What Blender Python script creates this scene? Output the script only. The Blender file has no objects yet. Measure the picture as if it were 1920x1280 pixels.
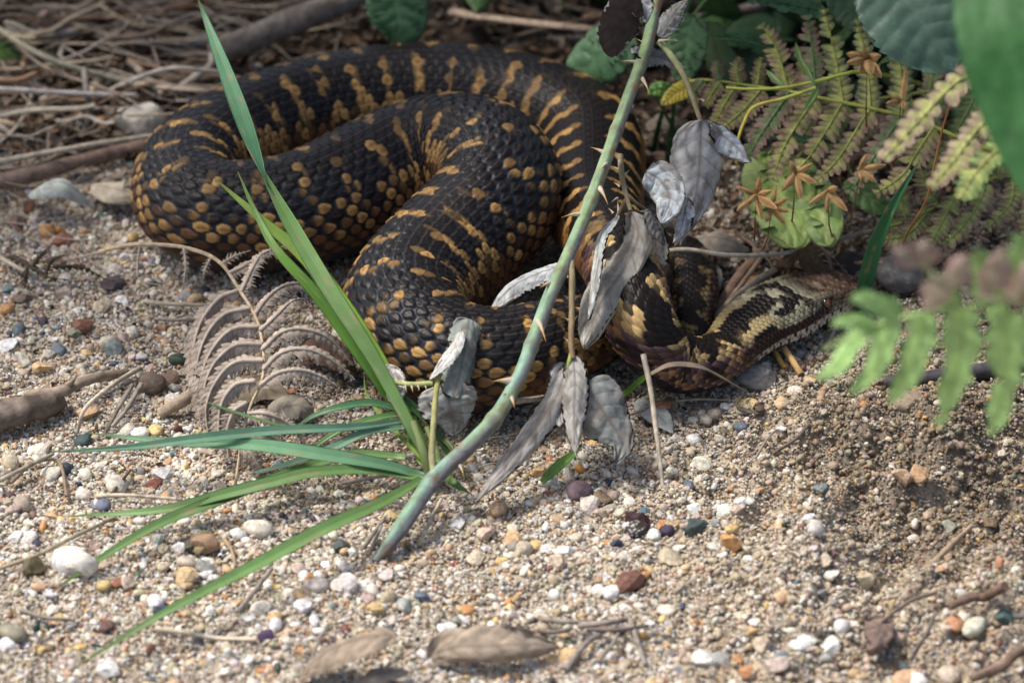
import bpy, math, random
import numpy as np
from mathutils import Vector
C = bpy.context.scene.collection
scene = bpy.context.scene
rng = np.random.default_rng(7)
random.seed(7)

# ------------------------------------------------------------------ camera, light, exposure
# all modelling below is in centimetres; K turns it into Blender metres
K = 0.01
TH = math.radians(33); DIST = 150.0; FRAME_W = 29.0
ct, st = math.cos(TH), math.sin(TH)
CAM = np.array([0, -DIST*ct, DIST*st]); RV = np.array([1., 0, 0]); UV = np.array([0, st, ct]); FV = np.array([0, ct, -st])
cam = bpy.data.cameras.new('camera'); camo = bpy.data.objects.new('camera', cam); C.objects.link(camo)
camo.location = Vector(CAM*K); camo.rotation_euler = (math.pi/2-TH, 0, 0)
cam.sensor_width = 36; cam.lens = 36*DIST/FRAME_W; cam.clip_start = 0.05; cam.clip_end = 50
cam.dof.use_dof = True; cam.dof.focus_distance = (DIST-3.4)*K; cam.dof.aperture_fstop = 13.0; cam.dof.aperture_blades = 0
scene.camera = camo

SUN_EL, SUN_AZ = 60.0, -72.0      # the bright patch of overcast sky: to the left, a little behind the snake (azimuth from +Y towards +X)
world = bpy.data.worlds.new('World'); scene.world = world; world.use_nodes = True
wn = world.node_tree.nodes; wl = world.node_tree.links
bg = wn['Background']; sky = wn.new('ShaderNodeTexSky'); sky.sky_type = 'NISHITA'; sky.sun_disc = False
sky.sun_elevation = math.radians(SUN_EL); sky.sun_rotation = math.radians(SUN_AZ)
sky.dust_density = 5.0; sky.air_density = 1.0
wl.new(sky.outputs[0], bg.inputs[0]); bg.inputs[1].default_value = 0.10
sun = bpy.data.lights.new('sun', 'SUN'); suno = bpy.data.objects.new('sun', sun); C.objects.link(suno)
sun.energy = 2.05; sun.angle = math.radians(11); sun.color = (1.0, 0.965, 0.91)
_a, _e = math.radians(SUN_AZ), math.radians(SUN_EL)
_d = Vector((math.sin(_a)*math.cos(_e), math.cos(_a)*math.cos(_e), math.sin(_e)))
suno.rotation_euler = _d.to_track_quat('Z', 'Y').to_euler()
scene.view_settings.view_transform = 'Standard'; scene.view_settings.look = 'None'
scene.view_settings.gamma = 1; scene.view_settings.use_curve_mapping = False
scene.view_settings.exposure = 0.95
scene.cycles.use_denoising = True
scene.cycles.max_bounces = 6; scene.cycles.transparent_max_bounces = 4

# ------------------------------------------------------------------ helpers
def G(px, py, z=0.0):
    """the point at height z (cm) that the photograph shows at pixel px, py (1920 x 1280)"""
    v = FV*DIST + RV*((px-960)/1920*FRAME_W) + UV*(-(py-640)/1920*FRAME_W)
    return CAM + v*((z-CAM[2])/v[2])
def A(*a): return np.array(a, float)

def _h(ix, iy, s=0):
    n = (ix.astype(np.int64)*374761393 + iy.astype(np.int64)*668265263 + s*974634777) & 0x7fffffff
    n = ((n ^ (n >> 13))*1274126177) & 0x7fffffff
    return ((n ^ (n >> 16)) & 0xffffff)/float(0xffffff)
def vnoise(x, y, s=0):
    x = np.asarray(x, float); y = np.asarray(y, float)
    ix, iy = np.floor(x).astype(np.int64), np.floor(y).astype(np.int64); fx, fy = x-ix, y-iy
    fx = fx*fx*(3-2*fx); fy = fy*fy*(3-2*fy)
    a, b, c, d = _h(ix, iy, s), _h(ix+1, iy, s), _h(ix, iy+1, s), _h(ix+1, iy+1, s)
    return (a*(1-fx)+b*fx)*(1-fy)+(c*(1-fx)+d*fx)*fy
def fbm(x, y, s=0, o=4):
    t = 0; a = .5
    for k in range(o): t = t+a*vnoise(x*2**k+17*k, y*2**k-9*k, s+k); a *= .5
    return t/(1-.5**o)
def sstep(a, b, x):
    t = np.clip((x-a)/(b-a), 0, 1); return t*t*(3-2*t)
def mixc(a, b, t):
    a = np.asarray(a, float); b = np.asarray(b, float); t = np.asarray(t, float)[..., None]
    return a*(1-t)+b*t

def catmull(pts, n):
    P = np.asarray(pts, float); m = len(P)
    if m == 2: return P[0]+(P[1]-P[0])*np.linspace(0, 1, n)[:, None]
    E = np.vstack([2*P[0]-P[1], P, 2*P[-1]-P[-2]])
    t = np.linspace(0, m-1-1e-6, n*6); i = np.floor(t).astype(int); u = (t-i)[:, None]
    a, b, c, d = E[i], E[i+1], E[i+2], E[i+3]
    p = .5*((2*b)+(c-a)*u+(2*a-5*b+4*c-d)*u*u+(3*b-3*c+d-a)*u**3)
    q = p[:, :3]
    L = np.r_[0, np.cumsum(np.linalg.norm(np.diff(q, axis=0), axis=1))]
    s = np.linspace(0, L[-1], n)
    return np.stack([np.interp(s, L, p[:, k]) for k in range(p.shape[1])], 1)
def px(pts, n=None):
    """pixel/height triples to a smooth 3-D path"""
    P = np.array([G(*p) for p in pts])
    return catmull(P, n) if n else P
def unit(v):
    v = np.asarray(v, float); return v/np.maximum(np.linalg.norm(v, axis=-1, keepdims=True), 1e-9)
def frames(P, ref):
    T = unit(np.gradient(P, axis=0)); ref = np.broadcast_to(np.asarray(ref, float), T.shape)
    S = unit(np.cross(T, ref)); N = np.cross(S, T); return T, S, N

class MB:
    def __init__(s): s.v = []; s.f = []; s.c = []; s.n = 0
    def add(s, v, f, c):
        v = np.asarray(v, float).reshape(-1, 3); c = np.asarray(c, float)
        if c.ndim == 1: c = np.tile(c, (len(v), 1))
        s.v.append(v); s.c.append(c.reshape(-1, 3)); s.f.append((np.asarray(f)+s.n)); s.n += len(v); return s
    def mesh(s, name, mat, smooth=True, org=None):
        V = np.vstack(s.v); c = np.vstack(s.c); o = A(0, 0, 0) if org is None else org
        me = bpy.data.meshes.new(name)
        q = [f for f in s.f if f.shape[1] == 4]; t = [f for f in s.f if f.shape[1] == 3]
        nq = sum(len(f) for f in q); nt = sum(len(f) for f in t)
        loops = np.concatenate([f.ravel() for f in q]+[f.ravel() for f in t]).astype(np.int32)
        start = np.concatenate([np.arange(nq)*4, nq*4+np.arange(nt)*3]).astype(np.int32)
        me.vertices.add(len(V)); me.vertices.foreach_set('co', ((V-o)*K).ravel().astype(np.float32))
        me.loops.add(len(loops)); me.loops.foreach_set('vertex_index', loops)
        me.polygons.add(nq+nt); me.polygons.foreach_set('loop_start', start)
        me.polygons.foreach_set('use_smooth', np.full(nq+nt, smooth))
        me.update(calc_edges=True); me.validate()
        at = me.color_attributes.new('Col', 'FLOAT_COLOR', 'POINT')
        at.data.foreach_set('color', np.hstack([np.clip(c, 0, 1), np.ones((len(c), 1))]).ravel().astype(np.float32))
        me.materials.append(mat); return me
    def build(s, name, mat, parent=None, smooth=True, org=None):
        if parent is not None: org = np.array(parent.get('_o', (0, 0, 0)))
        me = s.mesh(name, mat, smooth, org)
        o = bpy.data.objects.new(name, me); C.objects.link(o)
        if parent is not None: o.parent = parent
        elif org is not None: o.location = Vector(org*K)
        o['_o'] = tuple(float(x) for x in (org if org is not None else (0, 0, 0)))
        return o
def tag(o, label=None, cat=None, group=None, kind=None):
    if label: o['label'] = label
    if cat: o['category'] = cat
    if group: o['group'] = group
    if kind: o['kind'] = kind
    return o
def thing(name, label, cat, at, group=None):
    o = bpy.data.objects.new(name, None); C.objects.link(o); o.location = Vector(np.asarray(at, float)*K)
    o.empty_display_size = .01; o['_o'] = tuple(float(x) for x in at); return tag(o, label, cat, group)

def gridfaces(nu, nv, wrap=False):
    i = np.arange(nu-1)[:, None]; j = np.arange(nv if wrap else nv-1)[None]
    j2 = (j+1) % nv
    return np.stack([(i*nv+j), ((i+1)*nv+j), ((i+1)*nv+j2), (i*nv+j2)], -1).reshape(-1, 4)
def sheet(mb, P, top, bot, th=.02):
    """a thin solid leaf: two skins th cm apart joined round the rim. P is (nu,nv,3)"""
    nu, nv = P.shape[:2]
    N = -unit(np.cross(np.gradient(P, axis=0), np.gradient(P, axis=1)))
    Fa = gridfaces(nu, nv); n = nu*nv
    r = np.concatenate([np.arange(nv), np.arange(1, nu)*nv+nv-1, (nu-1)*nv+np.arange(nv-2, -1, -1), np.arange(nu-2, 0, -1)*nv])
    r2 = np.roll(r, -1)
    rim = np.stack([r, r2, r2+n, r+n], 1)
    top = np.broadcast_to(top, P.shape).reshape(-1, 3); bot = np.broadcast_to(bot, P.shape).reshape(-1, 3)
    mb.add(np.vstack([(P+N*th/2).reshape(-1, 3), (P-N*th/2).reshape(-1, 3)]), np.vstack([Fa[:, ::-1], Fa+n, rim]), np.vstack([top, bot]))
def tube(mb, P, r, col, ns=8, noise=0, ref=(0, .3, 1), flat=1.0, seed=0):
    n = len(P); r = np.broadcast_to(np.asarray(r, float), (n,)) if np.ndim(r) < 2 else np.asarray(r)
    T, S, N = frames(P, ref)
    a = np.linspace(0, 2*math.pi, ns, endpoint=False)
    R = r if r.ndim == 2 else r[:, None]*np.ones(ns)
    if noise:
        R = R*(1+noise*(2*vnoise(np.arange(n)[:, None]*.7+seed*3, np.arange(ns)[None]*1.3+seed, seed)-1))
    V = P[:, None]+S[:, None]*(R*np.cos(a))[..., None]+N[:, None]*(R*np.sin(a)*flat)[..., None]
    col = np.asarray(col, float)
    if col.ndim == 1: cc = np.tile(col, (n*ns, 1))
    elif col.ndim == 2: cc = np.repeat(col, ns, axis=0)
    else: cc = col.reshape(-1, 3)
    mb.add(V.reshape(-1, 3), gridfaces(n, ns, True), cc)
    for k, flip in ((0, 0), (n-1, 1)):
        c = np.vstack([P[k], V[k]]); idx = np.arange(ns)
        f = np.stack([np.zeros(ns, int), 1+idx, 1+(idx+1) % ns], 1)
        if flip: f = f[:, ::-1]
        mb.add(c, f, np.vstack([cc[k*ns], cc[k*ns:(k+1)*ns]]))
    return mb

# ------------------------------------------------------------------ materials
def mat(name, rough=.6, spec=.4, nz=.25, ns=300., bump=.15, bs=600., trans=0., src='attr', bdist=.0004, rough_n=.0, sss=0.):
    m = bpy.data.materials.new(name); m.use_nodes = True; nt = m.node_tree; n = nt.nodes; l = nt.links
    b = n['Principled BSDF']; b.inputs['Roughness'].default_value = rough; b.inputs['Specular IOR Level'].default_value = spec
    if src == 'attr':
        a = n.new('ShaderNodeAttribute'); a.attribute_name = 'Col'; col = a.outputs['Color']
    elif src == 'inst':
        a = n.new('ShaderNodeAttribute'); a.attribute_name = 'gc'; a.attribute_type = 'INSTANCER'; col = a.outputs['Color']
    else:
        a = n.new('ShaderNodeObjectInfo'); col = a.outputs['Color']
    tc = n.new('ShaderNodeTexCoord')
    t = n.new('ShaderNodeTexNoise'); t.inputs['Scale'].default_value = ns; t.inputs['Detail'].default_value = 4
    l.new(tc.outputs['Object'], t.inputs['Vector'])
    mr = n.new('ShaderNodeMapRange'); mr.inputs['From Min'].default_value = .3; mr.inputs['From Max'].default_value = .7
    mr.inputs['To Min'].default_value = 1-nz; mr.inputs['To Max'].default_value = 1+nz
    l.new(t.outputs['Fac'], mr.inputs['Value'])
    mx = n.new('ShaderNodeVectorMath'); mx.operation = 'SCALE'; l.new(col, mx.inputs[0]); l.new(mr.outputs[0], mx.inputs['Scale'])
    l.new(mx.outputs[0], b.inputs['Base Color'])
    if bump:
        t2 = n.new('ShaderNodeTexNoise'); t2.inputs['Scale'].default_value = bs; t2.inputs['Detail'].default_value = 3
        l.new(tc.outputs['Object'], t2.inputs['Vector'])
        bp = n.new('ShaderNodeBump'); bp.inputs['Strength'].default_value = bump; bp.inputs['Distance'].default_value = bdist
        l.new(t2.outputs['Fac'], bp.inputs['Height']); l.new(bp.outputs[0], b.inputs['Normal'])
    if rough_n:
        m2 = n.new('ShaderNodeMapRange'); m2.inputs['To Min'].default_value = rough-rough_n; m2.inputs['To Max'].default_value = rough+rough_n
        l.new(t.outputs['Fac'], m2.inputs['Value']); l.new(m2.outputs[0], b.inputs['Roughness'])
    if sss:
        b.inputs['Subsurface Weight'].default_value = sss; b.inputs['Subsurface Radius'].default_value = (.0015, .001, .0007); b.inputs['Subsurface Scale'].default_value = 1
    if trans:
        tr = n.new('ShaderNodeBsdfTranslucent'); l.new(mx.outputs[0], tr.inputs['Color'])
        ms = n.new('ShaderNodeMixShader'); ms.inputs[0].default_value = trans
        l.new(b.outputs[0], ms.inputs[1]); l.new(tr.outputs[0], ms.inputs[2]); l.new(ms.outputs[0], n['Material Output'].inputs[0])
    return m
M_SNAKE = mat('snake_skin', .40, .15, .16, 900, .3, 1600, bdist=.0002, rough_n=.1)
M_EYE = mat('eye_gloss', .08, .8, .1, 2000, 0)
M_GROUND = mat('sandy_ground', .92, .15, .35, 700, .6, 900, bdist=.0012)
M_STONE = mat('pebble_stone', .6, .3, .34, 260, .5, 700, src='obj', bdist=.0006, rough_n=.15)
M_GRAIN = mat('grain_stone', .55, .35, .15, 260, .3, 800, src='inst', bdist=.0005)
M_STONEA = mat('big_stone', .75, .25, .22, 260, .5, 500, bdist=.001)
M_LEAF = mat('green_leaf', .48, .4, .22, 260, .25, 700, trans=.22)
M_BLADE = mat('grass_blade', .42, .4, .10, 200, .1, 900, trans=.3)
M_DRY = mat('dry_leaf', .9, .06, .24, 350, .35, 900, trans=.12)
M_STRAW = mat('dry_straw', .7, .2, .3, 500, .3, 1200, bdist=.0005)
M_STEM = mat('bramble_bark', .62, .2, .24, 300, .4, 700, bdist=.0006)
M_FERN = mat('fern_leaf', .6, .25, .3, 400, .3, 800, trans=.22)

# ------------------------------------------------------------------ the ground
# zones by place: soil strewn with litter behind the snake, loose shingle in front and to the left, sand banked up to the right
def g2(p, q): return G(p, q)[:2]
def blob(x, y, p, q, r):
    c = g2(p, q); return np.exp(-(((x-c[0])**2+((y-c[1])*.8)**2)/(r*r)))
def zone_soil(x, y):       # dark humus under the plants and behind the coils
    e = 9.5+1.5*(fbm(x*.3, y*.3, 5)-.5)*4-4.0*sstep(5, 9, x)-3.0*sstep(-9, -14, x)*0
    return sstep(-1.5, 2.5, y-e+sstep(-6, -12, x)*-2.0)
def zone_sand(x, y):
    e = -10+.0*x
    a = sstep(1.0, 6.0, x+.22*(y+12)+3*(fbm(x*.35, y*.35, 9)-.5))
    return a*(1-zone_soil(x, y))
def bank_shade(x, y):          # shade of the right-hand fern on the bank, painted into the sand colour
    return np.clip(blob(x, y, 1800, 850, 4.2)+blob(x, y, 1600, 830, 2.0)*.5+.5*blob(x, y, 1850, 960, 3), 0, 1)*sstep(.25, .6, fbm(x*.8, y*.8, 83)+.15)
def H(x, y):
    x = np.asarray(x, float); y = np.asarray(y, float)
    z = .5*(fbm(x*.25, y*.25, 1, 2)-.5)
    z = z+.35*(fbm(x*1.1, y*1.1, 2, 4)-.5)
    s = sstep(2, 8, x+.15*(y+12))
    z = z+s*(1.25*(fbm(x*.75+3, y*.75, 21, 4)-.45)+.75*(fbm(x*2.3, y*2.3, 23, 3)-.5))
    z = z+1.3*blob(x, y, 1800, 860, 2.6)+.6*blob(x, y, 1560, 830, 1.6)-.9*blob(x, y, 1830, 975, 2.2)+.9*blob(x, y, 1500, 1090, 1.7)
    z = z-.5*blob(x, y, 1420, 1130, .8)+.35*blob(x, y, 1000, 1075, .9)-.5*blob(x, y, 985, 1120, .45)
    z = z+.8*blob(x, y, 1880, 1080, 1.6)
    # the floor is level under the snake
    m = np.exp(-(((x+1.)/9.5)**2+((y-3.)/9.0)**2)**2)
    m2 = np.exp(-(((x-6.5)/2.6)**2+((y+.5)/2.6)**2)**2)
    z = z*(1-.97*np.clip(m+m2, 0, 1))-.12
    return z+.5*sstep(14, 40, y)
xs = np.concatenate([np.linspace(-260, -26, 14)[:-1], np.linspace(-26, -19, 25)[:-1], np.arange(-19, 19, .105), np.linspace(19, 26, 25)[1:], np.linspace(26, 260, 14)[1:]])
ys = np.concatenate([np.linspace(-110, -27, 8)[:-1], np.arange(-27, 12, .12), np.arange(12, 42, .4), np.linspace(42, 420, 24)[1:]])
X, Y = np.meshgrid(xs, ys, indexing='ij')
rough = .14*(fbm(X*4.5, Y*4.5, 31, 3)-.5)*(1+1.3*sstep(2, 8, X))
Z = H(X, Y)+rough
soil = zone_soil(X, Y); sand = zone_sand(X, Y)
gc = mixc([.42, .36, .285], [.36, .30, .225], sand)
gc = mixc(gc, [.25, .20, .15], .6*sand*sstep(.5, .7, fbm(X*.5, Y*.5, 41)))
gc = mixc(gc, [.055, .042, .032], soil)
gc = gc*(.75+.5*fbm(X*5, Y*5, 43)[..., None])*(1-.5*bank_shade(X, Y))[..., None]  # last factor paints the fern's shade onto the bank
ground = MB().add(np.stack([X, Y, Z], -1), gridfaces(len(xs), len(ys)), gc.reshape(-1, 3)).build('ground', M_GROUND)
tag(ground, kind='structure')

# ------------------------------------------------------------------ stones
PAL = dict(cream=(.60, .545, .45), white=(.70, .685, .65), quartz=(.60, .56, .48), amber=(.52, .34, .17), tan=(.45, .36, .255), orange=(.50, .22, .07),
           slate=(.06, .068, .075), blue=(.15, .175, .195), grey=(.27, .27, .26), red=(.22, .09, .06), pink=(.44, .34, .27), brown=(.20, .14, .095),
           yellow=(.60, .43, .17), maroon=(.12, .066, .058), olive=(.25, .24, .17), black=(.025, .025, .028), teal=(.10, .135, .145))
for _k, _c in PAL.items():
    _m = sum(_c)/3
    if _m < .2: continue
    PAL[_k] = tuple((_m+(q-_m)*.95)*.88+w*.12 for q, w in zip(_c, (.43, .37, .30)))
def ico(sub):
    import bmesh
    bm = bmesh.new(); bmesh.ops.create_icosphere(bm, subdivisions=sub, radius=1)
    v = np.array([x.co[:] for x in bm.verts]); f = np.array([[q.index for q in p.verts] for p in bm.faces]); bm.free(); return v, f
def stone_geo(seed, sub, angular):
    v, f = ico(sub); r = np.random.default_rng(seed)
    s = A(1, r.uniform(.62, .95), r.uniform(.45, .78)); v = v.copy()
    for _ in range(int(6 if angular else 3)):      # planed-off sides
        n = unit(r.normal(size=3)); d = r.uniform(.5, .8) if angular else r.uniform(.72, .95)
        k = v@n; over = np.maximum(k-d, 0); v -= n*over[:, None]*(.93 if angular else .7)
    v *= 1+.16*(2*vnoise(v[:, :1]*1.7+seed, v[:, 1:2]*1.7+v[:, 2:]*1.3, seed)-1)
    v *= 1+(.10 if sub > 1 else .05)*(2*vnoise(v[:, :1]*4.7+seed, v[:, 1:2]*4.7+v[:, 2:]*4.3, seed+5)-1)
    return v*s, f
def stone_mesh(name, seed, sub, angular, m):
    v, f = stone_geo(seed, sub, angular)
    me = MB().add(v, f, A(1, 1, 1)).mesh(name, m, smooth=not angular); return me
peb_round = [stone_mesh('pebble', 100+k, 2, False, M_STONE) for k in range(9)]
peb_ang = [stone_mesh('pebble', 200+k, 2, True, M_STONE) for k in range(6)]
def pebble(x, y, size, col, ang=False, sink=.25, lift=0, aspect=None, rz=None, k=None):
    """size = length in cm"""
    me = (peb_ang if ang or random.random() < .5 else peb_round); me = me[(random.randrange(len(me))) if k is None else k % len(me)]
    o = bpy.data.objects.new('pebble', me); C.objects.link(o); o.parent = ground
    r = size*.5
    o.scale = (r, r*(aspect or random.uniform(.85, 1.1)), r*random.uniform(.9, 1.15))
    o.rotation_euler = (random.uniform(-.35, .35), random.uniform(-.35, .35), random.uniform(0, 6.28) if rz is None else rz)
    o.location = Vector(A(x, y, float(H(x, y))+r*(.50-sink)+.02+lift)*K)
    c = A(*PAL[col])*random.uniform(.85, 1.15)+rng.normal(0, .012, 3); o.color = (*np.clip(c, .01, .9), 1)
    return o
# those the photograph shows: pixel x, y, length in pixels, colour, angular
PEBS = [(82,688,40,'amber',0),(45,670,46,'cream',0),(190,573,42,'tan',0),(155,607,48,'red',1),(35,612,34,'teal',0),(80,600,26,'slate',0),(90,665,30,'cream',0),
(232,630,34,'pink',0),(205,636,36,'cream',0),(230,560,30,'white',0),(263,662,28,'white',0),(140,620,36,'olive',0),(248,618,28,'quartz',0),(110,655,42,'blue',0),(15,640,44,'white',0),
(12,575,30,'orange',0),(12,538,26,'blue',0),(40,555,36,'brown',0),(115,445,52,'red',1),(88,430,38,'orange',0),(30,410,50,'brown',1),(120,545,34,'pink',0),(212,650,46,'blue',1),(335,672,38,'slate',0),
(320,745,30,'quartz',0),(240,800,34,'cream',0),(262,804,36,'white',0),(292,798,34,'yellow',0),(162,767,46,'amber',1),(155,818,36,'slate',0),(352,797,22,'white',1),(70,838,38,'cream',0),(318,748,22,'amber',0),
(20,868,38,'tan',0),(160,880,34,'quartz',0),(95,876,40,'cream',0),(125,868,30,'slate',0),(157,915,30,'cream',0),(25,955,28,'pink',0),(30,1005,32,'white',0),(98,954,26,'amber',0),(42,940,40,'tan',0),
(65,1066,54,'maroon',0),(78,1103,30,'amber',0),(95,1115,26,'white',0),(98,1140,30,'quartz',0),(133,1060,66,'white',0),(118,1050,34,'cream',0),(240,1090,34,'tan',0),(195,1098,26,'yellow',0),(198,1170,38,'maroon',0),
(22,1185,52,'olive',0),(12,1205,30,'white',0),(128,1012,20,'white',0),(177,1020,26,'pink',0),(52,1015,28,'cream',0),(200,1245,46,'white',0),(275,1278,36,'yellow',0),(325,1272,32,'amber',0),
(216,905,44,'cream',0),(305,883,44,'white',1),(290,900,36,'red',1),(225,900,34,'cream',0),(193,940,34,'blue',0),(180,935,24,'blue',1),(55,1001,28,'white',0),(382,1016,60,'brown',1),(335,1028,30,'white',1),
(356,1024,34,'slate',1),(295,1015,30,'grey',1),(307,1030,28,'tan',0),(350,1052,40,'pink',0),(385,1058,44,'grey',0),(304,1056,22,'tan',0),(347,1078,46,'amber',1),(385,1070,26,'white',1),(300,1138,34,'slate',1),
(350,1090,26,'amber',0),(292,1123,36,'white',0),(515,1158,32,'amber',1),(516,1150,24,'white',1),(560,1070,26,'pink',0),(592,1100,40,'quartz',0),(570,1140,40,'white',1),(483,992,54,'quartz',0),(448,1003,28,'white',0),
(470,1160,30,'white',1),(490,1135,40,'cream',0),(570,1080,22,'white',0),(638,1100,34,'quartz',0),(590,1160,26,'white',0),(516,1175,30,'white',0),(500,1195,30,'slate',0),(640,1025,38,'slate',1),
(935,942,42,'amber',0),(1030,895,38,'quartz',0),(1012,880,34,'amber',0),(854,976,36,'white',0),(960,1005,40,'amber',0),(1003,1015,32,'yellow',0),(962,983,22,'cream',0),(1047,965,30,'amber',0),
(910,993,44,'pink',1),(983,1032,36,'tan',0),(966,1025,26,'grey',0),(940,1052,24,'yellow',0),(1033,1018,22,'cream',0),(1060,1035,34,'white',1),(890,1040,34,'tan',1),(1085,915,54,'maroon',0),(1130,920,38,'brown',0),
(1148,917,28,'pink',0),(1105,940,38,'cream',0),(1065,935,18,'white',1),(1180,930,24,'quartz',0),(1208,955,24,'teal',0),(1195,985,52,'black',1),(1182,990,34,'white',1),(1262,975,38,'amber',0),(1240,980,30,'orange',0),
(1224,1002,34,'white',1),(1250,993,26,'slate',0),(1155,1018,24,'slate',0),(1080,998,26,'cream',0),(1048,1060,40,'tan',1),(1180,1092,58,'maroon',1),(1208,1080,26,'orange',0),(1260,1045,46,'tan',1),(1145,1108,30,'white',0),
(1040,1110,24,'white',0),(1250,1135,34,'cream',0),(1012,1135,22,'white',0),(1275,1025,24,'white',1),(1122,1100,22,'white',1),(760,1130,36,'grey',1),(792,1116,36,'blue',1),(690,1120,30,'pink',0),(728,1120,34,'tan',0),
(650,1095,44,'quartz',0),(705,1140,36,'amber',1),(682,1095,22,'white',1),(725,1078,30,'quartz',0),(700,1105,26,'cream',0),(876,1133,26,'orange',0),(843,1168,32,'white',0),(830,1170,24,'white',1),(1065,1225,40,'amber',1),
(1320,858,44,'cream',1),(1278,826,20,'tan',1),(1292,905,32,'blue',0),(1305,995,52,'slate',1),(1342,995,24,'grey',0),(1372,1005,28,'yellow',0),(1368,1038,44,'orange',1),(1340,1040,28,'cream',1),(1382,960,30,'pink',0),
(1405,1070,20,'white',1),(1300,945,30,'white',1),(1345,940,22,'white',1),(1360,945,34,'white',1),(1388,950,26,'white',1),(1510,915,44,'tan',1),(1500,930,30,'cream',1),(1538,958,34,'blue',0),(1515,1010,30,'white',1),
(1462,1000,30,'orange',1),(1720,930,40,'amber',1),(1690,932,44,'amber',1),(1715,985,30,'quartz',0),(1775,980,38,'olive',1),(1855,980,34,'brown',1),(1527,1035,36,'quartz',0),(1415,1172,22,'white',1),(1408,1185,30,'amber',1),
(1468,1133,30,'amber',0),(1393,1148,34,'tan',0),(1578,1175,30,'white',0),(1600,1165,30,'cream',0),(1560,1208,44,'white',0),(1320,1235,46,'white',1),(1350,1230,34,'grey',0),(1465,1240,36,'blue',0),(1430,1205,40,'tan',1),
(1385,1238,26,'orange',1),(1400,1270,30,'orange',0),(1605,1250,30,'amber',0),(1665,1240,34,'brown',0),(1700,1240,30,'slate',0),(1700,1262,44,'amber',1),(1720,1268,38,'white',0),(1885,1180,46,'slate',0),(1825,1200,50,'cream',0),
(1790,1198,34,'orange',0),(1780,1255,44,'tan',0),(1500,1215,40,'white',0),(1455,1260,46,'pink',0),(1540,1120,20,'grey',0),(1545,1080,36,'tan',0),(1560,1095,28,'quartz',0),(1620,1080,40,'tan',0),(1512,1195,38,'white',1),
(1440,717,30,'white',1),(1323,778,28,'cream',0),(1302,774,26,'quartz',0),(1340,770,30,'tan',0),(1362,760,24,'white',0),(1402,755,36,'yellow',0),(1392,770,34,'tan',0),(1466,772,36,'amber',0),(1490,755,28,'cream',0),
(1420,698,60,'grey',0),(1500,660,30,'blue',0),(1462,650,26,'blue',0),(1645,765,34,'slate',0),(1618,775,26,'amber',0),(1520,722,28,'amber',0),(1510,718,20,'slate',0),(1388,808,26,'blue',0),(1425,783,20,'maroon',0),
(1440,815,26,'pink',0),(1350,815,22,'cream',0),(1763,802,18,'yellow',0),(1728,680,34,'orange',0),(1300,825,28,'white',0),(1240,860,24,'cream',0),(1260,870,22,'quartz',0),(1465,830,24,'white',1),
(200,222,46,'orange',0),(210,208,34,'orange',1),(148,225,28,'white',0),(250,300,30,'blue',0),(30,445,20,'white',0),(68,455,26,'grey',0),(212,525,46,'slate',1),(382,545,26,'slate',0),(365,560,34,'amber',0),(400,555,20,'white',0),
(345,555,34,'grey',0),(120,520,30,'quartz',0),(60,520,24,'white',0),(250,445,30,'amber',0),(215,500,34,'cream',0),(55,385,30,'maroon',1),(320,700,34,'brown',1),(300,610,26,'amber',0),(285,720,26,'cream',0),(330,720,24,'grey',0)]
for (p, q, s, c, a) in PEBS:
    w = G(p, q+.12*s)
    pebble(w[0], w[1], s/66.2*1.12, c, bool(a), sink=.2, lift=.02)
cols = ['cream']*7+['white']*6+['quartz']*7+['amber']*4+['tan']*6+['orange']*2+['slate']*2+['blue']*2+['grey']*3+['pink']*3+['brown']*2+['yellow']*2+['maroon', 'red', 'olive', 'teal']
k = 300-len(PEBS)
while k > 0:
    p, q = random.uniform(0, 1300), random.uniform(420, 1280)
    if q < 820 and 240 < p < 1300: continue
    w = G(p, q); pebble(w[0], w[1], random.uniform(.26, .5), random.choice(cols), random.random() < .3); k -= 1

# uncountable gravel and sand grains: one object, shapes dealt out to a cloud of points
src = bpy.data.collections.new('grain_shapes')
for k in range(10):
    ang = k in (1, 2, 4, 5, 7, 9)
    o = bpy.data.objects.new('grain_%02d' % k, stone_mesh('grain_%02d' % k, 300+k, 1 if ang else 2, ang, M_GRAIN)); src.objects.link(o)
for k in range(4):          # crumbs of caked sand: lumpy, matt
    v, f = ico(3); v = v*(1+.5*(fbm(v[:, 0]*1.6+7*k, v[:, 1]*1.6+v[:, 2]*1.3, 400+k, 2)-.5)+.34*(vnoise(v[:, 0]*7+k, v[:, 1]*7+v[:, 2]*6, 410+k)-.5)+.16*(vnoise(v[:, 0]*15+k, v[:, 1]*15+v[:, 2]*13, 420+k)-.5))[:, None]
    src.objects.link(bpy.data.objects.new('grain_%02d' % (10+k), MB().add(v*A(1, .85, .75), f, A(1, 1, 1)).mesh('grain_%02d' % (10+k), M_GRAIN)))
cloud = []
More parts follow.
